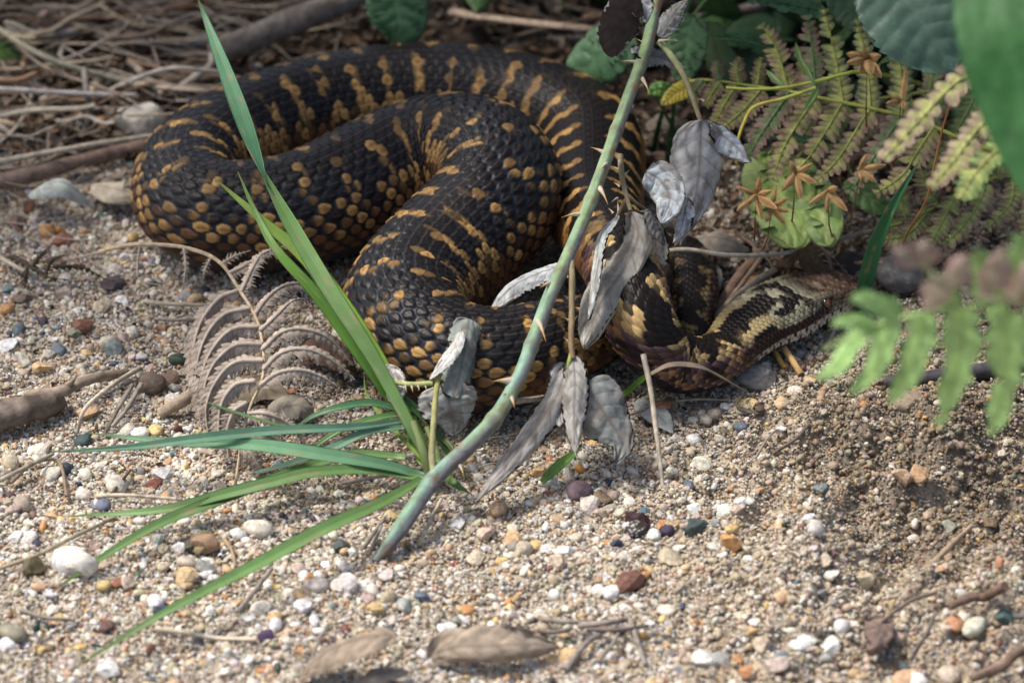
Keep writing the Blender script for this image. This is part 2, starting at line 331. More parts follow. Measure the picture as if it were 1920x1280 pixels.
def scatter(n, smin, smax, power, prob, pal, lift=.35, jit=0., kinds=(0, 10), var=.2):
    x = rng.uniform(-19, 19, n); y = rng.uniform(-26, 20, n)
    keep = rng.random(n) < prob(x, y); x, y = x[keep], y[keep]; n = len(x)
    s = smin*(smax/smin)**(rng.random(n)**power)
    z = H(x, y)+.14*(fbm(x*4.5, y*4.5, 31, 3)-.5)*(1+1.3*sstep(2, 8, x))+s*.5*lift*rng.uniform(.3, 1.3, n)+jit*rng.random(n)
    names = [c for c, w in pal]; w = np.array([w for c, w in pal], float); w /= w.sum()
    c = np.array([PAL[q] for q in names])[rng.choice(len(names), n, p=w)]
    c = c*rng.uniform(1-var, 1+var, (n, 1))+rng.normal(0, .015, (n, 3))
    c = c*(1-(.5 if len(pal) < 14 else .25)*bank_shade(x, y))[:, None]*mixc([1, 1, 1], [1.06, .98, .88], bank_shade(x, y))  # grains on the bank carry the same painted fern shade, browner
    cloud.append((np.stack([x, y, z], 1), s*.5, c, rng.integers(*kinds, n)))
mixed = [('cream', 9), ('white', 4.5), ('quartz', 9), ('amber', 3.4), ('tan', 9), ('orange', 1.3), ('slate', 1.0), ('blue', .9), ('grey', 2.6), ('pink', 2), ('brown', 2), ('yellow', 2), ('maroon', .35), ('red', .5), ('olive', 1), ('black', .4), ('teal', .2)]
sandy = [('tan', 16), ('cream', 6), ('quartz', 6), ('pink', 1), ('white', 1.6), ('amber', 2.4), ('brown', 2.6), ('grey', 1.5), ('olive', 1.6), ('orange', .4), ('slate', .3)]
near = lambda x, y: (np.abs(x-.0) < 16.5+(y+26)*.05)*1.
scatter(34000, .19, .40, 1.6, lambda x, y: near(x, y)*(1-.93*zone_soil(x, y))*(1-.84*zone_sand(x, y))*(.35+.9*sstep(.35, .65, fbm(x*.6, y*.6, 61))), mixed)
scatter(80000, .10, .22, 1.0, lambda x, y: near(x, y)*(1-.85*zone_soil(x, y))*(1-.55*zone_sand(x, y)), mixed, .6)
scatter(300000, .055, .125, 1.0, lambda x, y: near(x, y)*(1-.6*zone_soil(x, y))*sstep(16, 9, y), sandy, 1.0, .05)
sandc = [('tan', 10), ('quartz', 1.6), ('brown', 1.2)]
clump = lambda x, y: sstep(.42, .62, fbm(x*.9+5, y*.9, 71))
scatter(60000, .09, .27, 1.5, lambda x, y: near(x, y)*zone_sand(x, y)*(.25+.9*clump(x, y)), sandc, .7, 0, (10, 14), .15)
scatter(14000, .09, .24, 1.6, lambda x, y: near(x, y)*(1-zone_soil(x, y))*(1-zone_sand(x, y))*clump(x, y), sandc, .7, 0, (10, 14), .15)
cp = np.vstack([c[0] for c in cloud]); cs = np.concatenate([c[1] for c in cloud]); cc = np.vstack([c[2] for c in cloud]); N = len(cp)
print('grains', N)
me = bpy.data.meshes.new('gravel'); me.vertices.add(N); me.vertices.foreach_set('co', (cp*K).ravel().astype(np.float32))
a = me.attributes.new('gs', 'FLOAT_VECTOR', 'POINT'); a.data.foreach_set('vector', (cs[:, None]*rng.uniform(.8, 1.2, (N, 3))).ravel().astype(np.float32))
a = me.attributes.new('gr', 'FLOAT_VECTOR', 'POINT'); a.data.foreach_set('vector', (np.stack([rng.normal(0, .5, N), rng.normal(0, .5, N), rng.uniform(0, 6.28, N)], 1)).ravel().astype(np.float32))
a = me.attributes.new('gi', 'INT', 'POINT'); a.data.foreach_set('value', np.concatenate([c[3] for c in cloud]).astype(np.int32))
a = me.attributes.new('gc', 'FLOAT_COLOR', 'POINT'); a.data.foreach_set('color', np.hstack([np.clip(cc, .012, .9), np.ones((N, 1))]).ravel().astype(np.float32))
gravel = bpy.data.objects.new('gravel', me); C.objects.link(gravel); tag(gravel, 'loose mixed gravel and coarse sand grains covering the ground', 'gravel', kind='stuff')
ng = bpy.data.node_groups.new('grain_scatter', 'GeometryNodeTree')
ng.interface.new_socket('Geometry', in_out='INPUT', socket_type='NodeSocketGeometry'); ng.interface.new_socket('Geometry', in_out='OUTPUT', socket_type='NodeSocketGeometry')
n = ng.nodes; l = ng.links; gi = n.new('NodeGroupInput'); go = n.new('NodeGroupOutput'); iop = n.new('GeometryNodeInstanceOnPoints')
ci = n.new('GeometryNodeCollectionInfo'); ci.inputs['Collection'].default_value = src; ci.inputs['Separate Children'].default_value = True; ci.inputs['Reset Children'].default_value = True
def attr(name, t):
    q = n.new('GeometryNodeInputNamedAttribute'); q.data_type = t; q.inputs['Name'].default_value = name; return q.outputs['Attribute']
l.new(gi.outputs[0], iop.inputs['Points']); l.new(ci.outputs[0], iop.inputs['Instance']); iop.inputs['Pick Instance'].default_value = True
l.new(attr('gi', 'INT'), iop.inputs['Instance Index']); l.new(attr('gs', 'FLOAT_VECTOR'), iop.inputs['Scale'])
e2r = n.new('FunctionNodeEulerToRotation'); l.new(attr('gr', 'FLOAT_VECTOR'), e2r.inputs[0]); l.new(e2r.outputs[0], iop.inputs['Rotation'])
l.new(iop.outputs[0], go.inputs[0])
gravel.modifiers.new('scatter', 'NODES').node_group = ng

# ------------------------------------------------------------------ the snake
# spine control points: pixel x, y, silhouette radius in pixels, height of the spine above the ground in cm; snout first, tail tip last
HEAD = [(1602,543,18,.50),(1594,545,36,.56),(1566,549,43,.63),(1514,566,51,.72),(1456,590,62,.80),(1407,618,53,.80),(1360,662,46,.82)]
BODY = [(1313,688,52,.88),(1262,684,58,1.0),(1214,642,63,1.9),(1188,570,66,2.6),(1163,490,74,2.55),(1115,405,88,1.7),(1112,325,98,1.5),(1098,262,102,1.55),(1010,212,104,1.6),(900,188,104,1.6),(780,182,104,1.6),
(650,196,104,1.6),(520,228,104,1.6),(405,282,104,1.6),(350,345,106,1.6),(378,402,108,1.62),(455,412,110,1.66),(560,400,114,1.74),(650,365,118,1.85),(745,318,120,2.05),(835,290,118,2.4),(912,303,116,2.8),(938,358,118,2.8),(900,420,122,2.4),(835,482,122,2.0),(772,548,118,1.8),(762,612,116,1.75),(835,668,106,1.6),(930,680,98,1.48),(1020,655,88,1.33),(1090,630,74,1.1),(1150,605,64,.95),(1200,562,58,.86),(1225,505,54,.8),(1252,472,51,.76),(1290,505,49,.74),(1298,560,47,.7),(1290,615,40,.6),(1320,655,26,.4),(1370,672,10,.15)]
cpt = np.array([[*G(a, b, z), r*FRAME_W/1920] for a, b, r, z in HEAD+BODY])
dense = catmull(cpt, 6000)
Ls = np.r_[0, np.cumsum(np.linalg.norm(np.diff(dense[:, :3], axis=0), axis=1))]
HL = Ls[np.argmin(np.linalg.norm(dense[:, :3]-cpt[4, :3], axis=1))]*1.55       # head length
# soften the curvature of the body a little
sm = dense.copy(); w = 90; kr = np.hanning(2*w+1); kr /= kr.sum()
for k in range(4):
    e = np.concatenate([2*sm[0, k]-sm[w:0:-1, k], sm[:, k], 2*sm[-1, k]-sm[-2:-w-2:-1, k]])
    sm[:, k] = np.convolve(e, kr, 'valid')
tm = sstep(HL, HL*1.6, Ls)[:, None]; dense = dense*(1-tm)+sm*tm
def ls_of(s):
    r = np.interp(s, Ls, dense[:, 3])
    l = .14+.148*r
    return np.where(s < HL*1.5, np.minimum(l, .185+(l-.185)*sstep(HL*.75, HL*1.5, s)), l)
lsd = ls_of(Ls); ph = np.r_[0, np.cumsum(np.diff(Ls)/(.5*(lsd[1:]+lsd[:-1])))]
nring = int(ph[-1]*9); uu = np.linspace(0, ph[-1], nring); ss = np.interp(uu, ph, Ls)
sp = np.stack([np.interp(ss, Ls, dense[:, k]) for k in range(4)], 1); P0 = sp[:, :3]; rad = sp[:, 3]
T = unit(np.gradient(P0, axis=0)); UPv = unit(A(0, 0, 1)-T*T[:, 2:3]); SIDE = np.cross(T, UPv)       # SIDE: the snake's left when T runs to the tail
NR = 23; HALF = 11; ARC = math.radians(224)
phi = np.concatenate([np.linspace(-math.pi, -ARC/2, 17)[:-1], np.linspace(-ARC/2, ARC/2, NR*9), np.linspace(ARC/2, math.pi, 17)[1:-1]]); npn = len(phi)
vv = phi/(ARC/NR)
S_, PH = np.meshgrid(ss, phi, indexing='ij'); U_, V_ = np.meshgrid(uu, vv, indexing='ij'); RR = np.repeat(rad[:, None], npn, 1)
hd = 1-sstep(HL*.9, HL*1.45, S_)                       # 1 on the head
hx = np.clip(S_/HL, 0, 2)                              # 0 snout, 1 back of the head
# cross-section: body round with a flattened belly, head broad and flat-topped
aw = 1+hd*.20; bh = 1-hd*.24
sx = np.sin(PH); cx = np.cos(PH)
pw = 1-.22*hd
X_ = np.sign(sx)*np.abs(sx)**pw*RR*aw
Z_ = np.where(cx > 0, np.abs(cx)**(1-.1*hd), -np.abs(cx)*.88)*RR*bh
base = P0[:, None]+SIDE[:, None]*X_[..., None]+UPv[:, None]*Z_[..., None]
# head relief: brow ridges over the eyes, hollow in front of them, bulging jaw at the back, mouth line
br = np.exp(-((hx-.40)/.13)**2)
base += (UPv[:, None]*(.10*br*np.exp(-((np.abs(PH)-.62)/.16)**2)-.05*hd*np.exp(-((hx-.30)/.25)**2)*np.exp(-(PH/.5)**2))[..., None])
base += SIDE[:, None]*(np.sign(PH)*(.07*br*np.exp(-((np.abs(PH)-.66)/.18)**2)-.06*np.exp(-((hx-.40)/.10)**2)*np.exp(-((np.abs(PH)-1.02)/.16)**2)-.045*hd*np.exp(-((np.abs(PH)-1.66)/.05)**2)*sstep(.05, .15, hx)*sstep(1.1, .95, hx)))[..., None]
Nn = unit(np.cross(np.gradient(base, axis=1), np.gradient(base, axis=0)))
if ((Nn*(base-P0[:, None])).sum(-1).mean() < 0): Nn = -Nn
# how far the skin is stretched here compared with the spine: closes the gaps inside bends, opens them outside
Lloc = np.linalg.norm(np.gradient(base, axis=0), axis=-1); L0 = np.linalg.norm(np.gradient(P0, axis=0), axis=-1)[:, None]
stretch = np.clip(Lloc/L0, .3, 1.7)
gz = sstep(20, 32, S_)*sstep(ss[-1]-11, ss[-1]-18, S_)
cov = 1.06-.20*gz*sstep(.1, .9, np.abs(PH))-.16*sstep(.75, 1.25, stretch)*gz-.13*gz*sstep(.85, 1.15, stretch)*sstep(38, 44, S_)
cov = np.clip(cov-.05*gz-.20*hd-.10*(1-gz)*(1-hd)*(RR < 1.2), .66, 1.2)
best = np.full(S_.shape, -9.); bi = np.zeros(S_.shape, int); bj = bi.copy(); bx = np.zeros(S_.shape); bv = bx.copy(); bf = bx.copy()
j0 = np.floor(V_).astype(int)
for dj in (-1, 0, 1, 2):
    j = j0+dj; off = .5*(j & 1)
    for di in (-1, 0, 1):
        i = np.round(U_-off).astype(int)+di
        x = (U_-(i+off))/(.56*np.minimum(cov, 1.05)); dv = V_-j
        f = 1-(np.abs(dv)/(.80*cov*np.maximum(1-.30*x, .3)))**1.9-np.abs(x)**2.3
        h = np.where(f > 0, sstep(0, .28, f)*.60+(.14+.2*(1-gz))*(x+1)*sstep(0, .1, f)+.16*np.exp(-(dv/.075)**2)*sstep(.05, .4, f), -1+0*f)
        h = np.where(np.abs(j) <= HALF, h, -1)
        m = h > best
        best = np.where(m, h, best); bi = np.where(m, i, bi); bj = np.where(m, j, bj); bx = np.where(m, x, bx); bv = np.where(m, dv, bv); bf = np.where(m, f, bf)
inside = best > -.5; hgt = np.where(inside, best, 0)
belly = np.abs(PH) > ARC/2-.02
ub = U_-np.floor(U_)
amp = (.17*ls_of(ss)[:, None])*(1+.55*hd)*(1+.1*(1-gz))
frontal = hd*sstep(.52, .42, hx)*sstep(1.5, 1.2, np.abs(PH))             # large plates on top of the snout
hgt = np.where(belly, .25*sstep(0, .7, ub)*sstep(1, .93, ub), hgt)*(1-.25*frontal)
fade = sstep(ARC/2+.02, ARC/2-.12, np.abs(PH))
surf = base+Nn*(hgt*amp)[..., None]
# wrinkles of loose skin between the scales
surf += Nn*(.006*(vnoise(U_*9, V_*9, 3)-.5)*(~inside))[..., None]
# ---- colour, scale by scale
uc = bi+.5*(bj & 1); sgn = np.where(bj >= 0, 1, -1); aj = np.abs(bj)*(10/HALF)
r1 = _h(bi, bj, 5); r2 = _h(bi, bj, 6); r3 = _h(bi, bj, 8)
BLK = A(.0085, .0058, .0052); BLU = A(.017, .019, .024); GOLD = A(.50, .30, .10); BRN = A(.15, .070, .030); TAN = A(.38, .26, .115)
per = 2.9
ue = uc+.55*(U_-uc)                                   # the pattern also runs through single scales
wob = .35*(vnoise(uc*.5, aj*0+sgn*9, 12)-.5)
tb = (ue+np.where(sgn > 0, 0, per*.5)+wob+.05*aj)/per
bar = np.abs(tb-np.round(tb))*per                     # distance from the middle of a crossbar
thick = sstep(.85, 1.2, RR)                             # 0 neck and tail, 1 stout body
g = sstep(.55, .28, bar-.10*(r1-.5))*sstep(.9, 3.2, aj+r2*1.5)*sstep(8.2, 6.6, aj+r1)
line = sstep(.2, .5, 1-np.abs(aj-6.6)/1.9+.9*(r3-.5))*sstep(4.4, 5.8, aj)       # the golden line along the flank
spot = (r1 > .78)*(aj >= 5)*(aj <= 9)*.8
gb = np.clip(np.maximum(np.maximum(g*np.clip(.15+1.2*r2, 0, 1), line*np.clip(1.9*r1-.15, 0, 1)), spot), 0, 1)
r4 = _h(bi, bj, 15); r5 = _h(bi, bj, 16)
gb = gb*np.where(r4 < .5, sstep(-.7, .25, bx*np.where(r4 < .25, 1, -1)+.5*(r5-.3)), 1)*(r5 > .12)
body_c = mixc(BLK+(r3[..., None]*.008), BLU*.55, .5)
flank = sstep(6.0, 8.5, aj+r1)
body_c = mixc(body_c, BRN*(.35+.65*r2[..., None]), flank*.85)
body_c = mixc(body_c, GOLD*(.62+.5*r3[..., None]), gb)
core = np.exp(-(bx**2*2.2+(bv/.42)**2))
body_c = mixc(body_c, BRN*1.1, (.75*core*gb*(r2 > .15)))
body_c = mixc(body_c, BRN*.8, .65*gb*sstep(.25, .0, bf))
keel = np.exp(-(bv/.07)**2)*(np.abs(bx) < .75)
body_c = mixc(body_c, A(.05, .025, .015), .6*keel*gb)
body_c = mixc(body_c, A(.14, .10, .08), .30*keel*(1-gb))
# neck: black zigzag on gold, plum-brown flanks
zz = 2.1*(2*np.abs(((ue/3.9) % 1)-.5)*2-1)
dz = np.abs(bj+.35*(bv)-zz)
nk = sstep(3.4, 3.0, dz+1.9*(r1-.5))
neck_c = mixc(TAN*(.5+.75*r2[..., None]), BLK, nk)
neck_c = mixc(neck_c, mixc(A(.07, .04, .045), A(.30, .16, .07), sstep(.55, .9, r1)*.8), sstep(4.9, 5.9, aj+1.4*r2-.9*np.sign(zz)*sgn*0))
blot = sstep(1.05, .7, np.abs(((ue/3.9+.25*sgn+.25) % 1)-.5)*3.9)*(aj > 6)*(aj < 9)
neck_c = mixc(neck_c, BLK*1.2, blot*.8)
neck_c = mixc(neck_c, BLK*1.5, .8*(r3 > .86))
neck_c = neck_c*(.6+.75*sstep(-.9, .7, bx))[..., None]
neck_c = mixc(neck_c, A(.34, .21, .11), sstep(.45, .8, bx)*sstep(6.5, 8, aj)*(r2 > .35)*.9)
tailw = sstep(ss[-1]-13, ss[-1]-9, S_)
neck_c = mixc(neck_c, neck_c*.42+A(.01, .007, .006), tailw)
# between: crossbars on dark, sides russet
mid_c = mixc(BLK*1.3, A(.42, .24, .08)*(.7+.5*r2[..., None]), sstep(.50, .28, np.abs(tb-np.round(tb))*per-.1*(r1-.5))*sstep(1.2, 2.4, aj)*sstep(8.8, 7.4, aj))
mid_c = mixc(mid_c, A(.24, .11, .035)*(.5+.8*r3[..., None]), sstep(5.8, 7, aj+1.5*(r1-.5))*.85)
is_neck = 1-sstep(1.02, 1.22, RR)
is_mid = np.exp(-((S_-np.interp(1, [0, 1], [0, Ls[-1]*0]))*0)) * sstep(24, 20, S_)
col = mixc(body_c, mid_c, is_mid); col = mixc(col, neck_c, is_neck)
col = col*np.where(inside, (1-.7*(1-gz)*(1-hd)*sstep(.30, .02, bf)), 1)[..., None]
skin = mixc(BLU, A(.02, .012, .010), is_neck)*(.8+.4*vnoise(U_*5, V_*5, 7)[..., None])
edge = sstep(.0, .10, bf)
col = mixc(skin, col, np.where(inside, edge, 0))
col = np.where(belly[..., None], mixc(A(.02, .02, .024), A(.10, .05, .025), .5*(np.abs(PH) < 2.3)*sstep(.6, .9, ub)), col)
# ---- head colours, placed by hx (0 snout, 1 nape) and the angle from the crown (left side of the snake positive)
pale = A(.25, .23, .155)*(.6+.65*r2[..., None])*(1-.65*(r3 > .86)[..., None]); dark = BLK*1.1
ap = np.abs(PH)
wv = .07*(vnoise(hx*9, PH*2.2, 33)-.5)
def patch(x0, p0, rx, rp, rot=0.):
    dx, dp = hx+wv-x0, ap-p0; c, s = math.cos(rot), math.sin(rot)
    return sstep(1.12, .9, np.sqrt(((dx*c+dp*s*.5)/rx)**2+((-dx*s*2+dp*c)/rp)**2))
hc = mixc(pale, A(.38, .29, .14), sstep(.75, 1.0, hx))
hc = mixc(hc, A(.095, .060, .038)*(.3+1.5*r1[..., None]), sstep(.52, .40, hx+wv)*sstep(1.5, 1.0, ap))       # brown snout
hxc = np.where(inside, np.interp(uc+.5*0, ph, Ls)/HL, hx)+.25*(hx-np.where(inside, np.interp(uc, ph, Ls)/HL, hx))
phc = np.where(inside, bj*(ARC/NR)+.3*(PH-bj*(ARC/NR)), PH); wv = .10*(vnoise(hxc*9, phc*2.2, 33)-.5)+.03*(r1-.5)
def spatch(x0, p0, rx, rp, rot=0.):
    dx, dp = hxc+wv-x0, phc-p0; c, s = math.cos(rot), math.sin(rot)
    return sstep(1.12, .9, np.sqrt(((dx*c+dp*s*.5)/rx)**2+((-dx*s*2+dp*c)/rp)**2))
hc = mixc(hc, dark, spatch(.86, -.05, .125, .30, .3)); hc = mixc(hc, dark, spatch(.98, .12, .13, .30, -.3))              # blotches of the nape
hc = mixc(hc, dark, spatch(.73, -.52, .095, .17, -.9)); hc = mixc(hc, dark, spatch(.68, -.30, .05, .22, -.4)); hc = mixc(hc, dark, spatch(.66, .34, .13, .17, .5))
hc = mixc(hc, dark, spatch(.58, -.15, .045, .40, 0)); hc = mixc(hc, dark, spatch(.57, -.66, .04, .12, 0))
hc = mixc(hc, dark, spatch(1.14, .0, .12, .42)); hc = mixc(hc, dark, spatch(1.02, -.95, .13, .22))
side = sstep(1.06, 1.16, ap+wv*1.5+.10*sstep(.85, 1.05, hx))*sstep(.33, .40, hx)
hc = mixc(hc, A(.035, .018, .013), side)                          # dark band behind the eye
lip = sstep(1.36, 1.44, ap-.14*sstep(.5, .95, hx))*sstep(2.45, 2.3, ap)
lipc = mixc(A(.10, .04, .022), A(.50, .44, .37), sstep(.40, .34, np.abs((hx*11+.5*np.floor(ap*4.2)) % 1-.5))*sstep(.44, .36, np.abs((ap*4.2) % 1-.5)))
hc = mixc(hc, lipc, lip*sstep(1.25, 1.05, hx))
hc = mixc(hc, A(.085, .045, .03)*(.3+1.5*r2[..., None]), sstep(.24, .12, hx)*.8)
pl = np.abs(vnoise(hx*22, PH*4, 61)-.5)
hc = mixc(hc, A(.36, .27, .18), frontal*sstep(.05, .01, pl)*.8)
hc = mixc(hc, A(.35, .28, .18), np.exp(-((ap-.70)/.045)**2)*br*.8)   # light rim of the brow
hc = hc*(.22+.78*np.where(inside | (frontal > .5), edge, 0)[..., None])
hc = mixc(hc, A(.008, .006, .005), np.exp(-((hx-.13)/.03)**2-((ap-1.2)/.12)**2))
col = mixc(col, hc, sstep(.35, .75, hd))
mb = MB(); ntv = npn
mb.add(surf.reshape(-1, 3), gridfaces(nring, npn, True), col.reshape(-1, 3))
for k, flip in ((0, 1), (nring-1, 0)):
    idx = np.arange(npn); f = np.stack([np.zeros(npn, int), 1+idx, 1+(idx+1) % npn], 1)
    if flip: f = f[:, ::-1]
    mb.add(np.vstack([surf[k].mean(0)-T[0]*.04*(k == 0), surf[k]]), f, np.vstack([col[k].mean(0), col[k]]))
snake = thing('snake', 'stout dark snake with gold flecked keeled scales lying coiled on the gravel', 'snake', (0, 3, 0))
body = mb.build('body', M_SNAKE, snake)
# eyes: an orange iris ball with a vertical slit, set under the brow on both sides
for sg in (1, -1):
    ri = int(np.argmin(np.abs(ss/HL-.40))); ci = int(np.argmin(np.abs(phi-sg*.98)))
    c = base[ri, ci]+Nn[ri, ci]*.045; nv = Nn[ri, ci]
    nv = unit(unit(np.array([nv[0], nv[1], 0]))+A(0, 0, .25)); fw = unit(np.cross(nv, A(0, 0, 1))); upx = np.cross(fw, nv)
    la = np.linspace(0, math.pi, 20); lo = np.linspace(0, 2*math.pi, 40, endpoint=False)
    LA, LO = np.meshgrid(la, lo, indexing='ij'); R_ = .155
    V = nv*np.cos(LA)[..., None]+fw*(np.sin(LA)*np.cos(LO))[..., None]+upx*(np.sin(LA)*np.sin(LO))[..., None]
    q = np.stack([np.sin(LA)*np.cos(LO), np.sin(LA)*np.sin(LO)], -1)
    slit = sstep(.16, .08, np.abs(q[..., 0]))*sstep(.7, .5, np.abs(q[..., 1]))
    ring = sstep(.68, .85, np.sin(LA))
    cc_ = mixc(mixc(A(.22, .055, .018), A(.003, .002, .002), slit), A(.02, .01, .008), np.clip(ring+(LA > 1.57), 0, 1))
    MB().add(c+V*R_, gridfaces(20, 40, True)[:, ::-1], cc_.reshape(-1, 3)).build('eye', M_EYE, snake)

# ------------------------------------------------------------------ plant builders
CV = -FV                                       # towards where the photographer stood: used only to lay a leaf facing roughly that way
def face(tilt_side=0., up=0.):
    """a facing direction between the viewer's side and straight up"""
    return unit(CV*(1-up)+A(tilt_side, 0, up*1.0))
def blade(parent, pts, width, col, col2=None, name='blade', n=34, fold=.25, ref=None, twist=(0, 0), peak=.35, tip2=False, m=None, th=.018):
    """a grass blade along pixel/height points; width in pixels at its widest"""
    P = px(pts, n); T, S, N = frames(P, face(0, .35) if ref is None else ref)
    t = np.linspace(0, 1, n); tw = np.radians(np.interp(t, np.linspace(0, 1, len(twist)), twist))[:, None]
    S, N = S*np.cos(tw)+N*np.sin(tw), N*np.cos(tw)-S*np.sin(tw)
    w = width*.86/66.2*.5*np.where(t < peak, .55+.45*np.sin(t/peak*math.pi/2), np.maximum(1-((t-peak)/(1-peak))**1.7, .015))
    if tip2: w = w*np.minimum(1, t/.2+.22)
    c = np.linspace(-1, 1, 15)
    Q = P[:, None]+S[:, None]*(w[:, None]*c)[..., None]-N[:, None]*(fold*w[:, None]*(1-np.abs(c)))[..., None]
    Q += N[:, None]*(.007*np.cos(c*math.pi*6))[None, :, None]
    col = np.asarray(col, float); c2 = col*.62+A(.02, .02, 0) if col2 is None else np.asarray(col2, float)
    k = mixc(col, c2, (.5+.5*np.cos(c*math.pi*6))[None]*.85*np.ones((n, 1))*1.0)
    k = k*(.85+.3*vnoise(t*6, t*0, int(width*7) % 97))[:, None, None]
    k = mixc(k, A(.30, .24, .08), (sstep(.93, 1, t)*.8)[:, None]*np.ones(15))
    k = mixc(k, A(.34, .27, .16), .7*sstep(.80, .86, vnoise(t[:, None]*26, c[None]*1.8, int(width*13) % 91)))
    mb = MB(); sheet(mb, Q, k, k*.9, th); return mb.build(name, m or M_BLADE, parent)

def leaf_geo(P, w, ref, roll=(0, 0), serr=.07, nteeth=14, nv=25, vein=7, slope=.35, col=(0.317, 0.317, 0.317), vcol=(0.211, 0.158, 0.106), back=None, cup=0., wob=.06, tipp=1.3, basep=.55, th=.02, seed=0, vd=.02, spot=None, sf=1.):
    """one toothed, veined leaf blade. P spine (n,3), w greatest half width cm, roll = how far (radians) each half curls over"""
    n = len(P); t = np.linspace(0, 1, n); T, S, N = frames(P, ref)
    prof = (np.maximum(t, 1e-4)**basep)*(np.maximum(1-t, 1e-4)**(1/tipp)); prof = prof/prof.max()
    tooth = 1-serr*((t*nteeth) % 1)*1.6-serr*1.6*vnoise(t*5, t*0, seed+3)-serr*vnoise(t*17, t*0, seed+4)
    c = np.linspace(-1, 1, nv); ac = np.abs(c)
    W = (w*prof*tooth)[:, None]
    inner = w*prof[:, None]
    half = np.where(ac > .86, inner*.86+(W-inner*.86)*(ac-.86)/.14, inner*ac)
    rl = np.where(c < 0, roll[0], roll[1])[None]*np.ones((n, 1))
    tot = np.maximum(rl, 1e-3)*sstep(0, .25, t)[:, None]*.85+np.maximum(rl, 1e-3)*.15
    # an arc: arclength half, total angle tot at the full width
    ang = tot*half/np.maximum(inner, 1e-3); Rr = inner/tot
    xx = np.sign(c)*Rr*np.sin(ang); zz = -Rr*(1-np.cos(ang))
    Q = P[:, None]+S[:, None]*xx[..., None]+N[:, None]*zz[..., None]
    Q += N[:, None]*(cup*half**2/np.maximum(w, .1))[..., None]
    nz = wob*w*(fbm(t[:, None]*3.5+seed, c[None]*1.8+seed*.7, seed)-.5)*3*(.2+ac)[None]
    Q += N[:, None]*nz[..., None]
    vv_ = np.abs(((t[:, None]*vein-ac[None]*1.35+.25*(ac[None]**2)+.15*vnoise(t[:, None]*4, c[None]*2, seed+31)) % 1)-.5)
    lat = np.exp(-((.5-vv_)/.05)**2)*(ac < .95)*(t[:, None] > .04); mid = np.exp(-(c/.06)**2)[None]*np.ones((n, 1))
    net = np.abs(fbm(t[:, None]*22, c[None]*11, seed+7, 2)-.5) < .016
    vn = np.clip(np.maximum(lat*.8, mid), 0, 1)
    puff = .5+.5*np.cos((vv_)*2*math.pi)
    Q += N[:, None]*(vd*(puff*.6-vn*.9)*sstep(0, .15, ac)[None])[..., None]
    base = np.asarray(col, float)*(.8+.4*fbm(t[:, None]*4+seed, c[None]*3, seed+11))[..., None]
    k = mixc(base, vcol, vn*.75); k = mixc(k, np.asarray(vcol)*1.1, net*.14)
    edge = sstep(.84, .97, ac)[None]*np.ones((n, 1)); k = mixc(k, np.asarray(vcol)*.9, edge*.35)
    if spot is not None:
        sm_ = sstep(.54, .68, fbm(t[:, None]*6*sf+3, c[None]*4*sf, seed+21)); k = mixc(k, spot, sm_*.8)
    bk = k*.8 if back is None else np.asarray(back, float)*(.75+.5*fbm(t[:, None]*5, c[None]*4, seed+13))[..., None]
    mb = MB(); sheet(mb, Q, k, bk, th); return mb
def leaf(parent, pts, width, ref, name='dead_leaf', m=None, n=52, **kw):
    return leaf_geo(px(pts, n), width/66.2*.5, ref, **kw).build(name, m or M_DRY, parent)
def stalk(parent, pts, r0, r1, col, name='petiole', n=26, m=None, noise=.12, ns=8, col2=None):
    P = px(pts, n); t = np.linspace(0, 1, n)
    c = mixc(col, col if col2 is None else col2, t)*(.85+.3*vnoise(t*12, t*0, int(pts[0][0]) % 50))[:, None]
    mb = MB(); tube(mb, P, (r0+(r1-r0)*t)/66.2, c, ns, noise, seed=int(pts[0][1]) % 90); return mb.build(name, m or M_STEM, parent)
def thorn(parent, p, q, zp, zq, r, cb=(.42, .36, .28), ctp=(.42, .25, .08), name='thorn'):
    """a curved prickle from p to its point q (pixels), foot radius r pixels"""
    a, b = G(*p, zp), G(*q, zq); n = 9; t = np.linspace(0, 1, n)
    P = a+(b-a)*t[:, None]+A(0, 0, -1)*(.06*np.linalg.norm(b-a)*np.sin(t*math.pi))[:, None]*-1
    mb = MB(); tube(mb, P, r*.82/66.2*(1-t)**1.35+.002, mixc(cb, ctp, sstep(.35, .8, t)), 8); return mb.build(name, M_STEM, parent)

# ------------------------------------------------------------------ bramble cane, its stalks, thorns and withered leaves
CANE = [(704,1052,.05),(745,1000,.55),(815,898,1.1),(880,835,1.7),(935,775,2.3),(975,705,2.9),(1000,640,3.4),(1030,560,4.0),(1070,470,4.7),(1105,385,5.4),(1140,290,6.1),(1178,185,6.9),(1212,90,7.5),(1230,0,8.1),(1250,-120,8.8)]
bram = thing('bramble_cane', 'pale blue-green thorny bramble cane slanting across the snake, hung with withered grey leaves', 'bramble cane', G(720, 1040, 0))
P = px(CANE, 240); t = np.linspace(0, 1, 240); nsd = 15
a_ = np.linspace(0, 2*math.pi, nsd, endpoint=False)
cr = np.interp(t, [0, .05, .17, .3, .6, 1], [7, 17, 17, 14.5, 13, 12.5])/66.2*.89
five = 1+.07*np.cos(a_*5)
base_c = mixc(A(.19, .30, .235), A(.205, .29, .165), sstep(.25, .6, t))
cc3 = base_c[:, None]*np.ones((1, nsd, 1))
pur = sstep(.15, .9, np.cos(a_-(-.15)))[None]*np.ones((240, 1))
cc3 = mixc(cc3, A(.13, .085, .12), pur*.75)
cc3 = cc3*(.8+.4*vnoise(t[:, None]*5, a_[None]*6, 40))[..., None]
cc3 = mixc(cc3, A(.20, .27, .12), sstep(.55, .8, vnoise(t[:, None]*30, a_[None]*1.5, 4))*.6)
